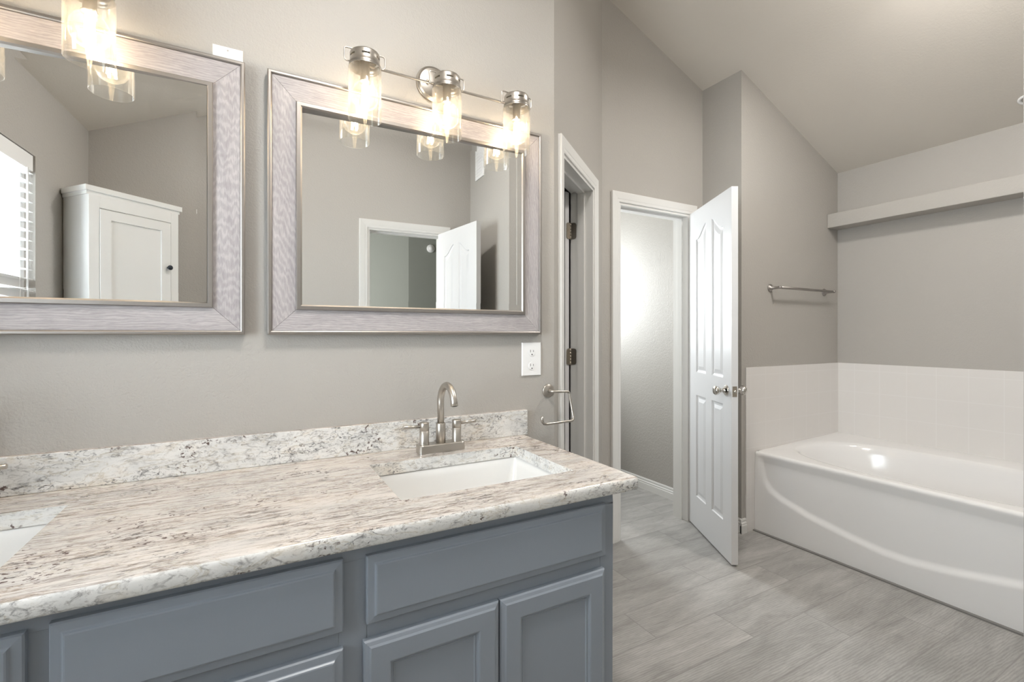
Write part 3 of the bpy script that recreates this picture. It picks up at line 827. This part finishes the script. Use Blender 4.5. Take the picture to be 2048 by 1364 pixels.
# ------------------------------------------------------------------ faucets
def arc(c, r, a0, a1, n, ax='yz', const=0):
    out = []
    for i in range(n + 1):
        a = math.radians(a0 + (a1 - a0) * i / n)
        if ax == 'yz': out.append((const, c[0] + r * math.cos(a), c[1] + r * math.sin(a)))
        if ax == 'xz': out.append((c[0] + r * math.cos(a), const, c[1] + r * math.sin(a)))
        if ax == 'xy': out.append((c[0] + r * math.cos(a), c[1] + r * math.sin(a), const))
    return out
def make_faucet():
    cx, cy = 0.566, 1.532
    t = thing('faucet', 'brushed nickel two-handle gooseneck faucet behind the right sink', 'faucet', (cx, cy, ZT), 'sink faucets')
    b = B(); ring = rr_ring(cx - 0.082, cx + 0.082, cy - 0.026, cy + 0.026, 0.012, 0)
    zz = [(0, ZT + 0.0003), (0, ZT + 0.026), (0.0015, ZT + 0.028)]
    rows = [[(x + (cx - x) / abs(x - cx) * i_ if abs(x - cx) > 1e-6 else x, y + (cy - y) / abs(y - cy) * i_ if abs(y - cy) > 1e-6 else y, z) for x, y, _ in ring] for i_, z in zz]
    m_ = len(ring); vs = [p_ for r_ in rows for p_ in r_]
    b.add(vs, [(k_ * m_ + i, k_ * m_ + (i + 1) % m_, (k_ + 1) * m_ + (i + 1) % m_, (k_ + 1) * m_ + i) for k_ in range(2) for i in range(m_)])
    b.add(rows[-1], [tuple(range(m_))]); b.add(rows[0], [tuple(reversed(range(m_)))])
    b.build('base_plate', M['nickel'], t)
    zb = ZT + 0.027
    b = B(); b.loft([((cx, cy, zb), 0.0165), ((cx, cy, zb + 0.067), 0.0165), ((cx, cy, zb + 0.068), 0.0155), ((cx, cy, zb + 0.068), 0.012)], 32)
    Rg = 0.062
    pts = [(cx, cy, zb + 0.06), (cx, cy, 1.012)] + arc((cy - Rg, 1.012), Rg, 0, 168, 22, 'yz', cx)[1:]
    l = Vector(pts[-1]) - Vector(pts[-2]); l.normalize(); pts.append(Vector(pts[-1]) + l * 0.012)
    b.tube(pts, 0.0118, 24); b.build('spout', M['nickel'], t)
    e = Vector(pts[-1]); B().cyl(e - l * 0.0005, e + l * 0.001, 0.0085, n=20).build('aerator', M['slot'], t)
    for s in (-1, 1):
        hx = cx + s * 0.0585
        b = B(); b.loft([((hx, cy, zb), 0.0160), ((hx, cy, zb + 0.046), 0.0160), ((hx, cy, zb + 0.0465), 0.0152), ((hx, cy, zb + 0.0475), 0.0152), ((hx, cy, zb + 0.048), 0.0160),
                         ((hx, cy, zb + 0.073), 0.0160), ((hx, cy, zb + 0.0745), 0.0150), ((hx, cy, zb + 0.0748), 0.0)], 32, caps=False)
        o = b.build('handle', M['nickel'], t)
        lv = B(); p0_ = Vector((hx + s * 0.012, cy, zb + 0.061)); p1_ = Vector((hx + s * 0.073, cy, zb + 0.064))
        lv.loft([(p0_, 0.0052), (p1_ - Vector((s * 0.001, 0, 0)), 0.0062), (p1_, 0.0052)], 20)
        lo_ = lv.build('lever', M['nickel'], None); lo_.parent = o
    return t
fa = make_faucet()
f2 = copy_tree(fa, (-1.2, 0, 0)); f2['label'] = 'brushed nickel faucet at the left edge, only its lever tip in view'

# ------------------------------------------------------------------ mirrors
def make_mirror(xo0, xo1, xi0, xi1, yaw, label, cx_pane):
    zo0, zo1, zi0, zi1 = 1.2432, 2.050, 1.337, 1.953
    t = thing('framed_mirror', label, 'mirror', ((xo0 + xo1) / 2, YV, zo0), 'framed mirrors over the vanity')
    YF = 1.600
    # ring profile: fraction between outer (0) and inner (1) edge -> (f, y)
    o_, i_ = (xo0, xo1, zo0, zo1), (xi0, xi1, zi0, zi1)
    WD = xi0 - xo0
    def ring(dist, y):
        f = dist / WD
        x0 = o_[0] + (i_[0] - o_[0]) * f; x1 = o_[1] + (i_[1] - o_[1]) * f; z0 = o_[2] + (i_[2] - o_[2]) * f; z1 = o_[3] + (i_[3] - o_[3]) * f
        return [(x0, y, z0), (x1, y, z0), (x1, y, z1), (x0, y, z1)]
    def strip(name, prof):
        b = B(); vs = []
        for d_, y in prof: vs += ring(d_, y)
        b.add(vs, [(k_ * 4 + i, k_ * 4 + (i + 1) % 4, (k_ + 1) * 4 + (i + 1) % 4, (k_ + 1) * 4 + i) for k_ in range(len(prof) - 1) for i in range(4)])
        return b.build(name, M['strip'], t)
    strip('outer_trim', [(0.0, YV), (0.0, YF + 0.003), (0.003, YF), (0.0085, YF), (0.0115, YF + 0.002), (0.0125, YF + 0.006), (0.0125, YV)])
    strip('inner_trim', [(WD - 0.0165, YV - 0.005), (WD - 0.0165, YF + 0.002), (WD - 0.0145, YF - 0.001), (WD - 0.0045, YF - 0.001), (WD, YF + 0.003), (WD, YV - 0.001)])
    # four mitred wood rails
    a, c = 0.0125, WD - 0.0165
    ya, yc = YF + 0.0045, YF + 0.0080
    A, C_, D_, E_ = ring(a, ya), ring(c, yc), ring(c, YV - 0.002), ring(a, YV - 0.002)
    g = 0.0005
    for k_ in range(4):
        n_ = (k_ + 1) % 4
        pts = [Vector(A[k_]), Vector(A[n_]), Vector(C_[n_]), Vector(C_[k_]), Vector(E_[k_]), Vector(E_[n_]), Vector(D_[n_]), Vector(D_[k_])]
        dd = (Vector(A[n_]) - Vector(A[k_])).normalized()
        for q in (0, 3, 4, 7): pts[q] += dd * g
        for q in (1, 2, 5, 6): pts[q] -= dd * g
        b = B(); b.add(pts, [(0, 1, 2, 3), (7, 6, 5, 4), (0, 4, 5, 1), (1, 5, 6, 2), (2, 6, 7, 3), (3, 7, 4, 0)])
        b.build('frame_rail', M['wood_h' if k_ % 2 == 0 else 'wood_v'], t)
    B().box((xo0 + 0.014, YV - 0.0018, zo0 + 0.014), (xo1 - 0.014, YV - 0.0008, zo1 - 0.014)).build('backing', M['slot'], t)
    # glass with a bevelled border, set in the rebate with a slight turn
    pane = B(); bw = 0.025; th = math.tan(math.radians(yaw)); zc = (zi0 + zi1) / 2
    def P(x, z, extra=0.0): return (x, 1.6135 + th * (x - cx_pane) + extra, z)
    x0, x1, z0, z1 = xi0 - 0.002, xi1 + 0.002, zi0 - 0.002, zi1 + 0.002
    be = -bw * math.tan(math.radians(1.15))
    outer = [P(x0, z0, be), P(x1, z0, be), P(x1, z1, be), P(x0, z1, be)]
    inner = [P(x0 + bw, z0 + bw), P(x1 - bw, z0 + bw), P(x1 - bw, z1 - bw), P(x0 + bw, z1 - bw)]
    pane.add(outer + inner, [(0, 1, 5, 4), (1, 2, 6, 5), (2, 3, 7, 6), (3, 0, 4, 7), (4, 5, 6, 7)])
    pane.build('mirror_glass', M['mirror'], t)
    return t
make_mirror(0.0395, 1.0215, 0.1355, 0.928, -1.3, 'wide mirror in washed grey wood frame above the right sink', 0.533)
make_mirror(-0.972, -0.0195, -0.876, -0.1165, -2.0, 'wide mirror in washed grey wood frame at left, showing a window', -0.50)

# ------------------------------------------------------------------ vanity lights
def make_fixture():
    cx, cy = 0.584, 1.520
    t = thing('vanity_light', 'three-bulb brushed nickel vanity light above the right mirror', 'light fixture', (cx, YV, 2.147), 'vanity light bars')
    px, pz = 0.572, 2.147
    b = B(); b.loft([((px, YV, pz), 0.0635), ((px, YV - 0.006, pz), 0.0635), ((px, YV - 0.008, pz), 0.0615), ((px, YV - 0.0085, pz), 0.057), ((px, YV - 0.014, pz), 0.0555), ((px, YV - 0.016, pz), 0.052), ((px, YV - 0.0185, pz), 0.010), ((px, YV - 0.019, pz), 0.0)], 48, caps=False)
    pl = b.build('back_plate', M['nickel'], t)
    for s in (-1, 1):
        q = B(); q.loft([((px + s * 0.028, YV - 0.018, pz - 0.002), 0.004), ((px + s * 0.028, YV - 0.026, pz - 0.002), 0.0055), ((px + s * 0.028, YV - 0.030, pz - 0.002), 0.004), ((px + s * 0.028, YV - 0.0315, pz - 0.002), 0.0)], 14, caps=False)
        so = q.build('screw', M['chrome'], None); so.parent = pl
    b = B(); zb, yb = 2.108, cy + 0.030
    b.tube([(cx - 0.274, cy, zb + 0.0), (cx - 0.268, cy + 0.02, zb), (cx - 0.245, yb, zb), (cx + 0.245, yb, zb), (cx + 0.268, cy + 0.02, zb), (cx + 0.274, cy, zb)], 0.0042, 12)
    b.tube([(px, YV - 0.015, pz - 0.005), (px, YV - 0.05, pz - 0.02), (cx, yb, zb), (cx, cy, zb)], 0.0055, 12)
    b.build('cross_bar', M['nickel'], t)
    for k in (-1, 0, 1):
        sx = cx + k * 0.274
        # cap with slots
        cap = B(); r, n = 0.0455, 48; z0, z1 = 2.0800, 2.1280
        zs = [z0, z0 + 0.004, z0 + 0.006, z0 + 0.010, z0 + 0.012, z0 + 0.026, z0 + 0.0315, z1 - 0.006, z1 - 0.002, z1]
        rs = [r + 0.003, r + 0.003, r, r + 0.0025, r, r, r, r, r - 0.002, r - 0.006]
        vs = []
        for z, rr in zip(zs, rs):
            for i in range(n):
                a = 2 * math.pi * i / n; vs.append((sx + rr * math.cos(a), cy + rr * math.sin(a), z))
        fs = []
        for q in range(len(zs) - 1):
            for i in range(n):
                if q == 5 and (i % 8) in (1, 2, 3, 4): continue
                fs.append((q * n + i, q * n + (i + 1) % n, (q + 1) * n + (i + 1) % n, (q + 1) * n + i))
        cap.add(vs, fs, True); cap.add(vs[-n:], [tuple(range(n))])
        co = cap.build('shade_cap', M['nickel'], t)
        lb = B(); lb.loft([((sx, cy, z1 - 0.0055), r - 0.003), ((sx, cy, z1 - 0.0035), r - 0.004)], 32)
        li = lb.build('slot_reflector', M['reflector'], None); li.parent = co  # pale reflector disc added so the cap slots look lit
        fb = B(); fb.loft([((sx, cy, z1 - 0.001), 0.0125), ((sx, cy, z1 + 0.009), 0.012), ((sx, cy, z1 + 0.016), 0.009), ((sx, cy, z1 + 0.0195), 0.005), ((sx, cy, z1 + 0.021), 0.0)], 20, caps=False)
        fo = fb.build('finial', M['nickel'], None); fo.parent = co
        wb = B()
        for s in (-1, 1):
            wb.tube([(sx + s * 0.044, cy, 2.0920), (sx + s * 0.056, cy, 2.0920), (sx + s * 0.061, cy, 2.0960), (sx + s * 0.0625, cy, 2.1020), (sx + s * 0.0625, cy, 2.1260),
                     (sx + s * 0.061, cy, 2.1310), (sx + s * 0.056, cy, 2.1335), (sx + s * 0.03, cy, 2.1325), (sx + s * 0.008, cy, 2.1315)], 0.0023, 8)
        wo = wb.build('wire_bail', M['nickel'], None); wo.parent = co
        # socket
        B().loft([((sx, cy, 2.1200), 0.014), ((sx, cy, 2.0440), 0.014), ((sx, cy, 2.0400), 0.018), ((sx, cy, 2.0360), 0.018)], 24).build('socket', M['nickel'], t)
        # glass cylinder, open at the bottom
        g = B(); ro, ri = 0.0505, 0.0482; zt, zb_ = 2.0840, 1.9180
        prof = [(ri - 0.010, zt - 0.001), (ri, zt - 0.006), (ri, zb_ + 0.001), ((ro + ri) / 2, zb_), (ro, zb_ + 0.001), (ro, zt - 0.006), (ro - 0.008, zt + 0.001)]
        m_ = 56; vs = []
        for rr, z in prof:
            for i in range(m_):
                a = 2 * math.pi * i / m_; vs.append((sx + rr * math.cos(a), cy + rr * math.sin(a), z))
        g.add(vs, [(q * m_ + i, q * m_ + (i + 1) % m_, (q + 1) * m_ + (i + 1) % m_, (q + 1) * m_ + i) for q in range(len(prof) - 1) for i in range(m_)], True)
        g.build('glass_shade', M['glass'], t)
        # bulb
        bb = B(); bb.loft([((sx, cy, 2.046), 0.0130), ((sx, cy, 2.038), 0.018), ((sx, cy, 2.026), 0.0300), ((sx, cy, 2.010), 0.0385), ((sx, cy, 1.992), 0.0410), ((sx, cy, 1.976), 0.0385), ((sx, cy, 1.963), 0.0310), ((sx, cy, 1.955), 0.020), ((sx, cy, 1.951), 0.008), ((sx, cy, 1.9505), 0.0)], 40, caps=False)
        bo = bb.build('bulb', M['bulb'], t)
        ff = B()
        for q in range(4):
            a = math.radians(45 + 90 * q)
            ff.cyl((sx + 0.0105 * math.cos(a), cy + 0.0105 * math.sin(a), 1.966), (sx + 0.0065 * math.cos(a), cy + 0.0065 * math.sin(a), 2.030), 0.0034, n=10)
        fl = ff.build('filament', M['filament'], None); fl.parent = bo
    return t
vl = make_fixture()
vl2 = copy_tree(vl, (-1.21, 0, 0)); vl2['label'] = 'vanity light above the left mirror, one glass shade in view'
def bulb_light(x, y, z, p):
    d = bpy.data.lights.new('bulb_light', 'POINT'); d.energy = p; d.color = (1.0, 0.80, 0.58); d.shadow_soft_size = 0.006
    o = bpy.data.objects.new('bulb_light', d); COL.objects.link(o); o.location = (x, y, z)
for fx in (0.584, 0.584 - 1.21):
    for k in (-1, 0, 1): bulb_light(fx + k * 0.274, 1.52, 1.982, 1.5)

# ------------------------------------------------------------------ outlet, cover plate, paper holder
o = thing('wall_outlet', 'white double outlet on the wall below the right mirror', 'outlet', (0.988, YV, 1.077))
pl = rect_profile(0.9435, 1.0325, 1.077, 1.211, [(0.0, 0.003), (0.002, 0.0)], YV - 0.006, YV).build('cover_plate', M['plastic'], o)
for zc in (1.172, 1.116):
    b = B(); b.loft([((0.988, YV - 0.0055, zc), 0.0165), ((0.988, YV - 0.0075, zc), 0.0160)], 28)
    ro = b.build('receptacle', M['plastic'], o)
    s = B(); s.box((0.9805, YV - 0.0078, zc - 0.001), (0.9823, YV - 0.0070, zc + 0.009)); s.box((0.9935, YV - 0.0078, zc), (0.9953, YV - 0.0070, zc + 0.008))
    s.cyl((0.988, YV - 0.0070, zc - 0.0095), (0.988, YV - 0.0078, zc - 0.0095), 0.0026, n=12)
    so = s.build('slots', M['slot'], None); so.parent = ro
B().cyl((0.988, YV - 0.0055, 1.144), (0.988, YV - 0.007, 1.144), 0.003, n=14).build('screw', M['plastic'], o)
o = thing('blank_cover_plate', 'white blank cover plate behind the top corner of the left mirror', 'cover plate', (-0.064, YV, 1.98))
rect_profile(-0.103, -0.025, 1.98, 2.095, [(0.0, 0.003), (0.002, 0.0)], YV - 0.005, YV).build('plate', M['plastic'], o)
B().cyl((-0.064, YV - 0.0045, 2.084), (-0.064, YV - 0.006, 2.084), 0.0022, n=12).build('screw', M['nickel'], o)

tp = thing('paper_holder', 'brushed nickel open-arm paper holder on the wall beside the counter', 'paper holder', (1.07, YV, 1.011))
B().loft([((1.07, YV, 1.011), 0.0275), ((1.07, YV - 0.003, 1.011), 0.0275), ((1.07, YV - 0.006, 1.011), 0.0255), ((1.07, YV - 0.0075, 1.011), 0.0)], 40, caps=False).build('rosette', M['nickel'], tp)
pts = [(1.07, YV - 0.004, 1.011), (1.07, YV - 0.026, 1.010), (1.073, YV - 0.033, 1.010), (1.080, YV - 0.036, 1.010), (1.140, 1.594, 1.007)]
pts += [(1.147, 1.593, 1.004), (1.1505, 1.592, 0.998), (1.1510, 1.565, 0.905), (1.1495, 1.563, 0.896), (1.143, 1.562, 0.891)]
pts += [(1.020, 1.562, 0.888), (1.008, 1.562, 0.890), (1.001, 1.562, 0.897), (0.998, 1.562, 0.906), (0.997, 1.562, 0.920)]
rr = [0.0080, 0.0070, 0.0060] + [0.0053] * (len(pts) - 3)
B().tube(pts, rr, 14).build('arm', M['nickel'], tp)

# ------------------------------------------------------------------ towel bar
tb = thing('towel_bar', 'brushed nickel towel bar on the wall above the bathtub', 'towel bar', (3.29, 1.88, 1.545))
b = B()
for x in (2.97, 3.608):
    q = B(); q.loft([((x, 1.88, 1.545), 0.026), ((x, 1.876, 1.545), 0.026), ((x, 1.872, 1.545), 0.022), ((x, 1.866, 1.545), 0.010), ((x, 1.822, 1.545), 0.008), ((x, 1.808, 1.545), 0.010), ((x, 1.803, 1.545), 0.0)], 28, caps=False)
    q.build('bracket', M['strip'], tb)
B().cyl((2.962, 1.817, 1.545), (3.616, 1.817, 1.545), 0.0085, n=20).build('bar', M['strip'], tb)

# ------------------------------------------------------------------ tile surround + bathtub
ts = B()
struct(B().box((2.712, 1.872, 0.0), (3.79, 1.88, 1.034)).build('wall_tile_end', M['tile']))
struct(B().box((3.782, 0.36, 0.0), (3.79, 1.872, 1.034)).build('wall_tile_back', M['tile']))
struct(B().box((2.712, 0.36, 0.0), (3.782, 0.368, 1.034)).build('wall_tile_near', M['tile']))
TX0, TX1, TY0, TY1 = 2.80, 3.781, 0.369, 1.871
tub = thing('bathtub', 'large white drop-front bathtub with an arched apron', 'bathtub', (3.29, 1.12, 0))
cxb, cyb = 3.235, 1.12
# deck + basin in one surface: rings from the outer rectangle to the bowl
n = 160; rings = []
def supell(a, ax, ay, e=2.6):
    c, s = math.cos(a), math.sin(a)
    k_ = (abs(c) ** e + abs(s) ** e) ** (-1 / e); return ax * c * k_, ay * s * k_
def rect_pt(a, ax0, ax1, ay):
    c, s = math.cos(a), math.sin(a); ax = ax1 if c > 0 else ax0
    k_ = min(ax / abs(c) if abs(c) > 1e-9 else 1e9, ay / abs(s) if abs(s) > 1e-9 else 1e9); return c * k_, s * k_
def deck_z(x): return 0.500 + 0.022 * max(0.0, min(1.0, (x - 2.86) / 0.9))
spec = [('r', 0.0, 0), ('r', 0.012, 0), ('e', 1.03, 0.0), ('e', 1.0, -0.002), ('e', 0.975, -0.008), ('e', 0.955, -0.022), ('e', 0.93, -0.06), ('e', 0.89, -0.16), ('e', 0.84, -0.27), ('e', 0.78, -0.335), ('e', 0.68, -0.362), ('e', 0.4, -0.372)]
AX, AY = 0.365, 0.695
b = B(); allr = []
for kind, q, dz in spec:
    r_ = []
    for i in range(n):
        a = 2 * math.pi * i / n
        if kind == 'r':
            x, y = rect_pt(a, cxb - (TX0 + 0.020) - q * 0, TX1 - cxb - q, (TY1 - TY0) / 2 - q)
        else:
            x, y = supell(a, AX * q, AY * (q if q > 0.93 else q * (1 - 0.05 * (0.93 - q))))
        x += cxb; y += cyb
        r_.append((x, y, deck_z(x) + dz))
    allr.append(r_)
vs = [p_ for r_ in allr for p_ in r_]
b.add(vs, [(k_ * n + i, k_ * n + (i + 1) % n, (k_ + 1) * n + (i + 1) % n, (k_ + 1) * n + i) for k_ in range(len(allr) - 1) for i in range(n)], True)
b.add(allr[-1], [tuple(range(n))], True)
b.build('basin', M['tub'], tub)
# apron
cp = [(0, 0.140), (0.06, 0.141), (0.21, 0.160), (0.426, 0.200), (0.584, 0.247), (0.650, 0.283), (0.688, 0.330), (0.705, 0.39), (0.718, 0.47), (0.73, 0.60), (0.76, 0.9)]
def zc_(y):
    u = abs(y - 1.12)
    for (a_, za), (c_, zb) in zip(cp[:-1], cp[1:]):
        if a_ <= u <= c_:
            f_ = (u - a_) / (c_ - a_); return za + (zb - za) * f_, (zb - za) / (c_ - a_)
    return 1.0, 8
NY = 240; ysr = [TY0 + (TY1 - TY0) * i / NY for i in range(NY + 1)]
zr = [0.500, 0.4992, 0.497, 0.4935, 0.489, 0.483, 0.476] + [0.476 - 0.476 * (j + 1) / 110 for j in range(110)]
rolls = [0.020, 0.0145, 0.0095, 0.0055, 0.0025, 0.0008, 0.0]
vs = []
for j, z in enumerate(zr):
    for y in ysr:
        if j < 7: x = TX0 + rolls[j]
        else:
            x = TX0 - 0.010 * (1 - z / 0.476) * 0.6
        c_, sl = zc_(y); dd = (z - c_) / math.sqrt(1 + sl * sl)
        s_ = max(0.0, min(1.0, (dd + 0.022) / 0.042)); s_ = s_ * s_ * (3 - 2 * s_)
        fade = max(0.0, min(1.0, (0.488 - z) / 0.05))
        x += 0.013 * s_ * fade
        vs.append((x, y, z))
m_ = NY + 1
b = B(); b.add(vs, [(j * m_ + i, j * m_ + i + 1, (j + 1) * m_ + i + 1, (j + 1) * m_ + i) for j in range(len(zr) - 1) for i in range(NY)], True)
b.build('apron', M['tub'], tub)
ck = B(); ck.box((2.776, 0.37, 0.0), (2.797, 1.870, 0.007)); ck.build('floor_caulk', M['caulk'], tub)

# ------------------------------------------------------------------ door stop
ds = thing('door_stop', 'small spring door stop on the baseboard behind the open door', 'door stop', (2.663, 1.95, 0.05))
b = B(); b.loft([((2.664, 1.95, 0.05), 0.009), ((2.660, 1.95, 0.05), 0.008), ((2.657, 1.95, 0.05), 0.005)], 14)
hel = [(2.657 - 0.045 * i / 96, 1.95 + 0.0045 * math.cos(i * 0.785), 0.05 + 0.0045 * math.sin(i * 0.785)) for i in range(97)]
b.tube(hel, 0.0009, 6); b.build('spring', M['nickel'], ds)
B().cyl((2.612, 1.95, 0.05), (2.600, 1.95, 0.05), 0.0055, n=14).build('rubber_tip', M['plastic'], ds)

# ------------------------------------------------------------------ white corner cabinet behind the camera (seen in the left mirror)
A = Vector((-0.837, 0.151)); Bp = Vector((-0.492, -0.184))
fd = (Bp - A).normalized(); inn = Vector((fd.y, -fd.x));
if inn.dot(Vector((-1, -1))) < 0: inn = -inn
cab = thing('corner_cabinet', 'tall white corner cabinet with one panelled door, seen in the left mirror', 'cabinet', (-0.75, -0.12, 0))
def hit_x(p, d, x): return p + d * ((x - p.x) / d.x)
def hit_y(p, d, y): return p + d * ((y - p.y) / d.y)
def penta(ins):
    a_ = A + fd * ins + inn * ins; c_ = Bp - fd * ins + inn * ins
    al = hit_x(a_, inn, XW + 0.004); cr = hit_y(c_, inn, YB + 0.004 + 0.014)
    return [a_, c_, cr, Vector((XW + 0.004, YB + 0.018)), al]
B().prism(penta(0.018), 0.0, 1.965).build('body', M['white_cab'], cab)
B().prism(penta(0.010), 1.955, 1.972).build('cornice', M['white_cab'], cab)
B().prism(penta(0.0), 1.972, 2.0).build('top', M['white_cab'], cab, bevel=0.002)
Fw = (Bp - A).length - 0.036
O = A + fd * 0.018 + inn * 0.018
def cab_rect(name, f0, f1, z0, z1, prof, depth, parent=cab, mat='white_cab'):
    b = rect_profile(0, (f1 - f0) * Fw, z0, z1, prof, -depth, 0.0)
    pts = []
    for (x, y, z) in b.v:
        p_ = O + fd * (f0 * Fw + x) - inn * (-y); pts.append((p_.x, p_.y, z))
    b.v = pts
    return b.build(name, M[mat], parent)
cab_rect('door_frame_stile', 0.0, 0.105, 0.0, 1.955, [(0.0, 0.001), (0.001, 0.0)], 0.010)
cab_rect('door_frame_stile', 0.905, 1.0, 0.0, 1.955, [(0.0, 0.001), (0.001, 0.0)], 0.010)
cab_rect('top_rail', 0.105, 0.905, 1.895, 1.955, [(0.0, 0.001), (0.001, 0.0)], 0.010)
cab_rect('bottom_rail', 0.105, 0.905, 0.0, 0.10, [(0.0, 0.001), (0.001, 0.0)], 0.010)
dr = cab_rect('door', 0.11, 0.90, 0.104, 1.890, [(0.0, 0.001), (0.001, 0.0), (0.050, 0.0), (0.051, 0.009), (0.058, 0.009)], 0.012)
kp = O + fd * (0.865 * Fw) - inn * 0.012
b = B(); f0 = kp; b.loft([((f0.x, f0.y, 1.63), 0.006), ((f0.x - inn.x * 0.012, f0.y - inn.y * 0.012, 1.63), 0.005), ((f0.x - inn.x * 0.016, f0.y - inn.y * 0.016, 1.63), 0.013), ((f0.x - inn.x * 0.022, f0.y - inn.y * 0.022, 1.63), 0.014), ((f0.x - inn.x * 0.027, f0.y - inn.y * 0.027, 1.63), 0.009), ((f0.x - inn.x * 0.028, f0.y - inn.y * 0.028, 1.63), 0.0)], 24, caps=False)
ko = b.build('knob', M['darkknob'], None)
ko.parent = dr; ko.location = (0, 0, 0)
ko['label'] = 'dark round knob'

# vent plate on the entry side wall, alarm on the bedroom wall, ceiling fittings
vt = thing('wall_vent', 'white rectangular vent high on a wall, seen in the right mirror', 'vent', (1.48, -0.156, 2.46))
b = B(); b.box((1.472, -0.242, 2.462), (1.48, -0.070, 2.712)); b.build('frame', M['plastic'], vt, bevel=0.002)
for i in range(9):
    z = 2.487 + i * 0.0245
    B().box((1.469, -0.224, z), (1.4725, -0.088, z + 0.015)).build('louvre', M['plastic'], vt)
al = thing('smoke_alarm', 'small round white alarm on the dim bedroom wall, seen in the right mirror', 'smoke alarm', (1.774, -2.5, 2.317))
B().loft([((1.774, -2.5, 2.317), 0.050), ((1.774, -2.485, 2.317), 0.050), ((1.774, -2.475, 2.317), 0.044), ((1.774, -2.47, 2.317), 0.0)], 32, caps=False).build('housing', M['plastic'], al)
B().loft([((1.774, -2.473, 2.317), 0.028), ((1.774, -2.462, 2.317), 0.024), ((1.774, -2.460, 2.317), 0.0)], 28, caps=False).build('sensor_dome', M['plastic'], al)
sl = math.atan(0.4167); nrm = Vector((-math.sin(sl), 0, -math.cos(sl)))
def ceil_fit(x, y): return Vector((x, y, ceil_z(x)))
c = ceil_fit(3.628, 0.866)
cf = thing('ceiling_sprinkler', 'small round white ceiling fitting at the right edge, over the tub', 'sprinkler', tuple(c))
B().loft([(c, 0.040), (c + nrm * 0.003, 0.040), (c + nrm * 0.006, 0.036), (c + nrm * 0.006, 0.026), (c + nrm * 0.002, 0.024)], 32, caps=False).build('escutcheon', M['plastic'], cf)
B().loft([(c, 0.010), (c + nrm * 0.020, 0.009), (c + nrm * 0.022, 0.016), (c + nrm * 0.024, 0.016)], 20).build('head', M['hinge'], cf)
def ceiling_light(x, y, label, power):
    c = ceil_fit(x, y)
    nr = nrm if x > RX else Vector((-nrm.x, 0, nrm.z))
    dl = thing('ceiling_light', label, 'ceiling light', tuple(c), 'round ceiling lights')
    B().loft([(c, 0.17), (c + nr * 0.02, 0.17), (c + nr * 0.025, 0.165)], 40).build('base', M['plastic'], dl)
    B().loft([(c + nr * 0.026, 0.155), (c + nr * 0.05, 0.150), (c + nr * 0.075, 0.120), (c + nr * 0.09, 0.07), (c + nr * 0.094, 0.0)], 40, caps=False).build('diffuser', M['diffuser'], dl)
    d = bpy.data.lights.new('ceiling_lamp', 'AREA'); d.shape = 'DISK'; d.size = 0.30; d.energy = power; d.color = (1.0, 0.965, 0.92)
    ol = bpy.data.objects.new('ceiling_lamp', d); COL.objects.link(ol); ol.location = c + nr * 0.10
    ol.rotation_euler = (0, 0, 0)
    p = bpy.data.lights.new('ceiling_lamp_glow', 'POINT'); p.shadow_soft_size = 0.14; p.energy = power * 0.20; p.color = (1.0, 0.96, 0.91)
    op = bpy.data.objects.new('ceiling_lamp_glow', p); COL.objects.link(op); op.location = c + nr * 0.30
ceiling_light(2.48, 0.84, 'round ceiling light above the far doors, out of the frame', 30)
ceiling_light(0.30, 0.60, 'added fill light shaped as a round ceiling light above the vanity walkway, out of the frame', 31)  # assumed fixture, added to even out the brightness
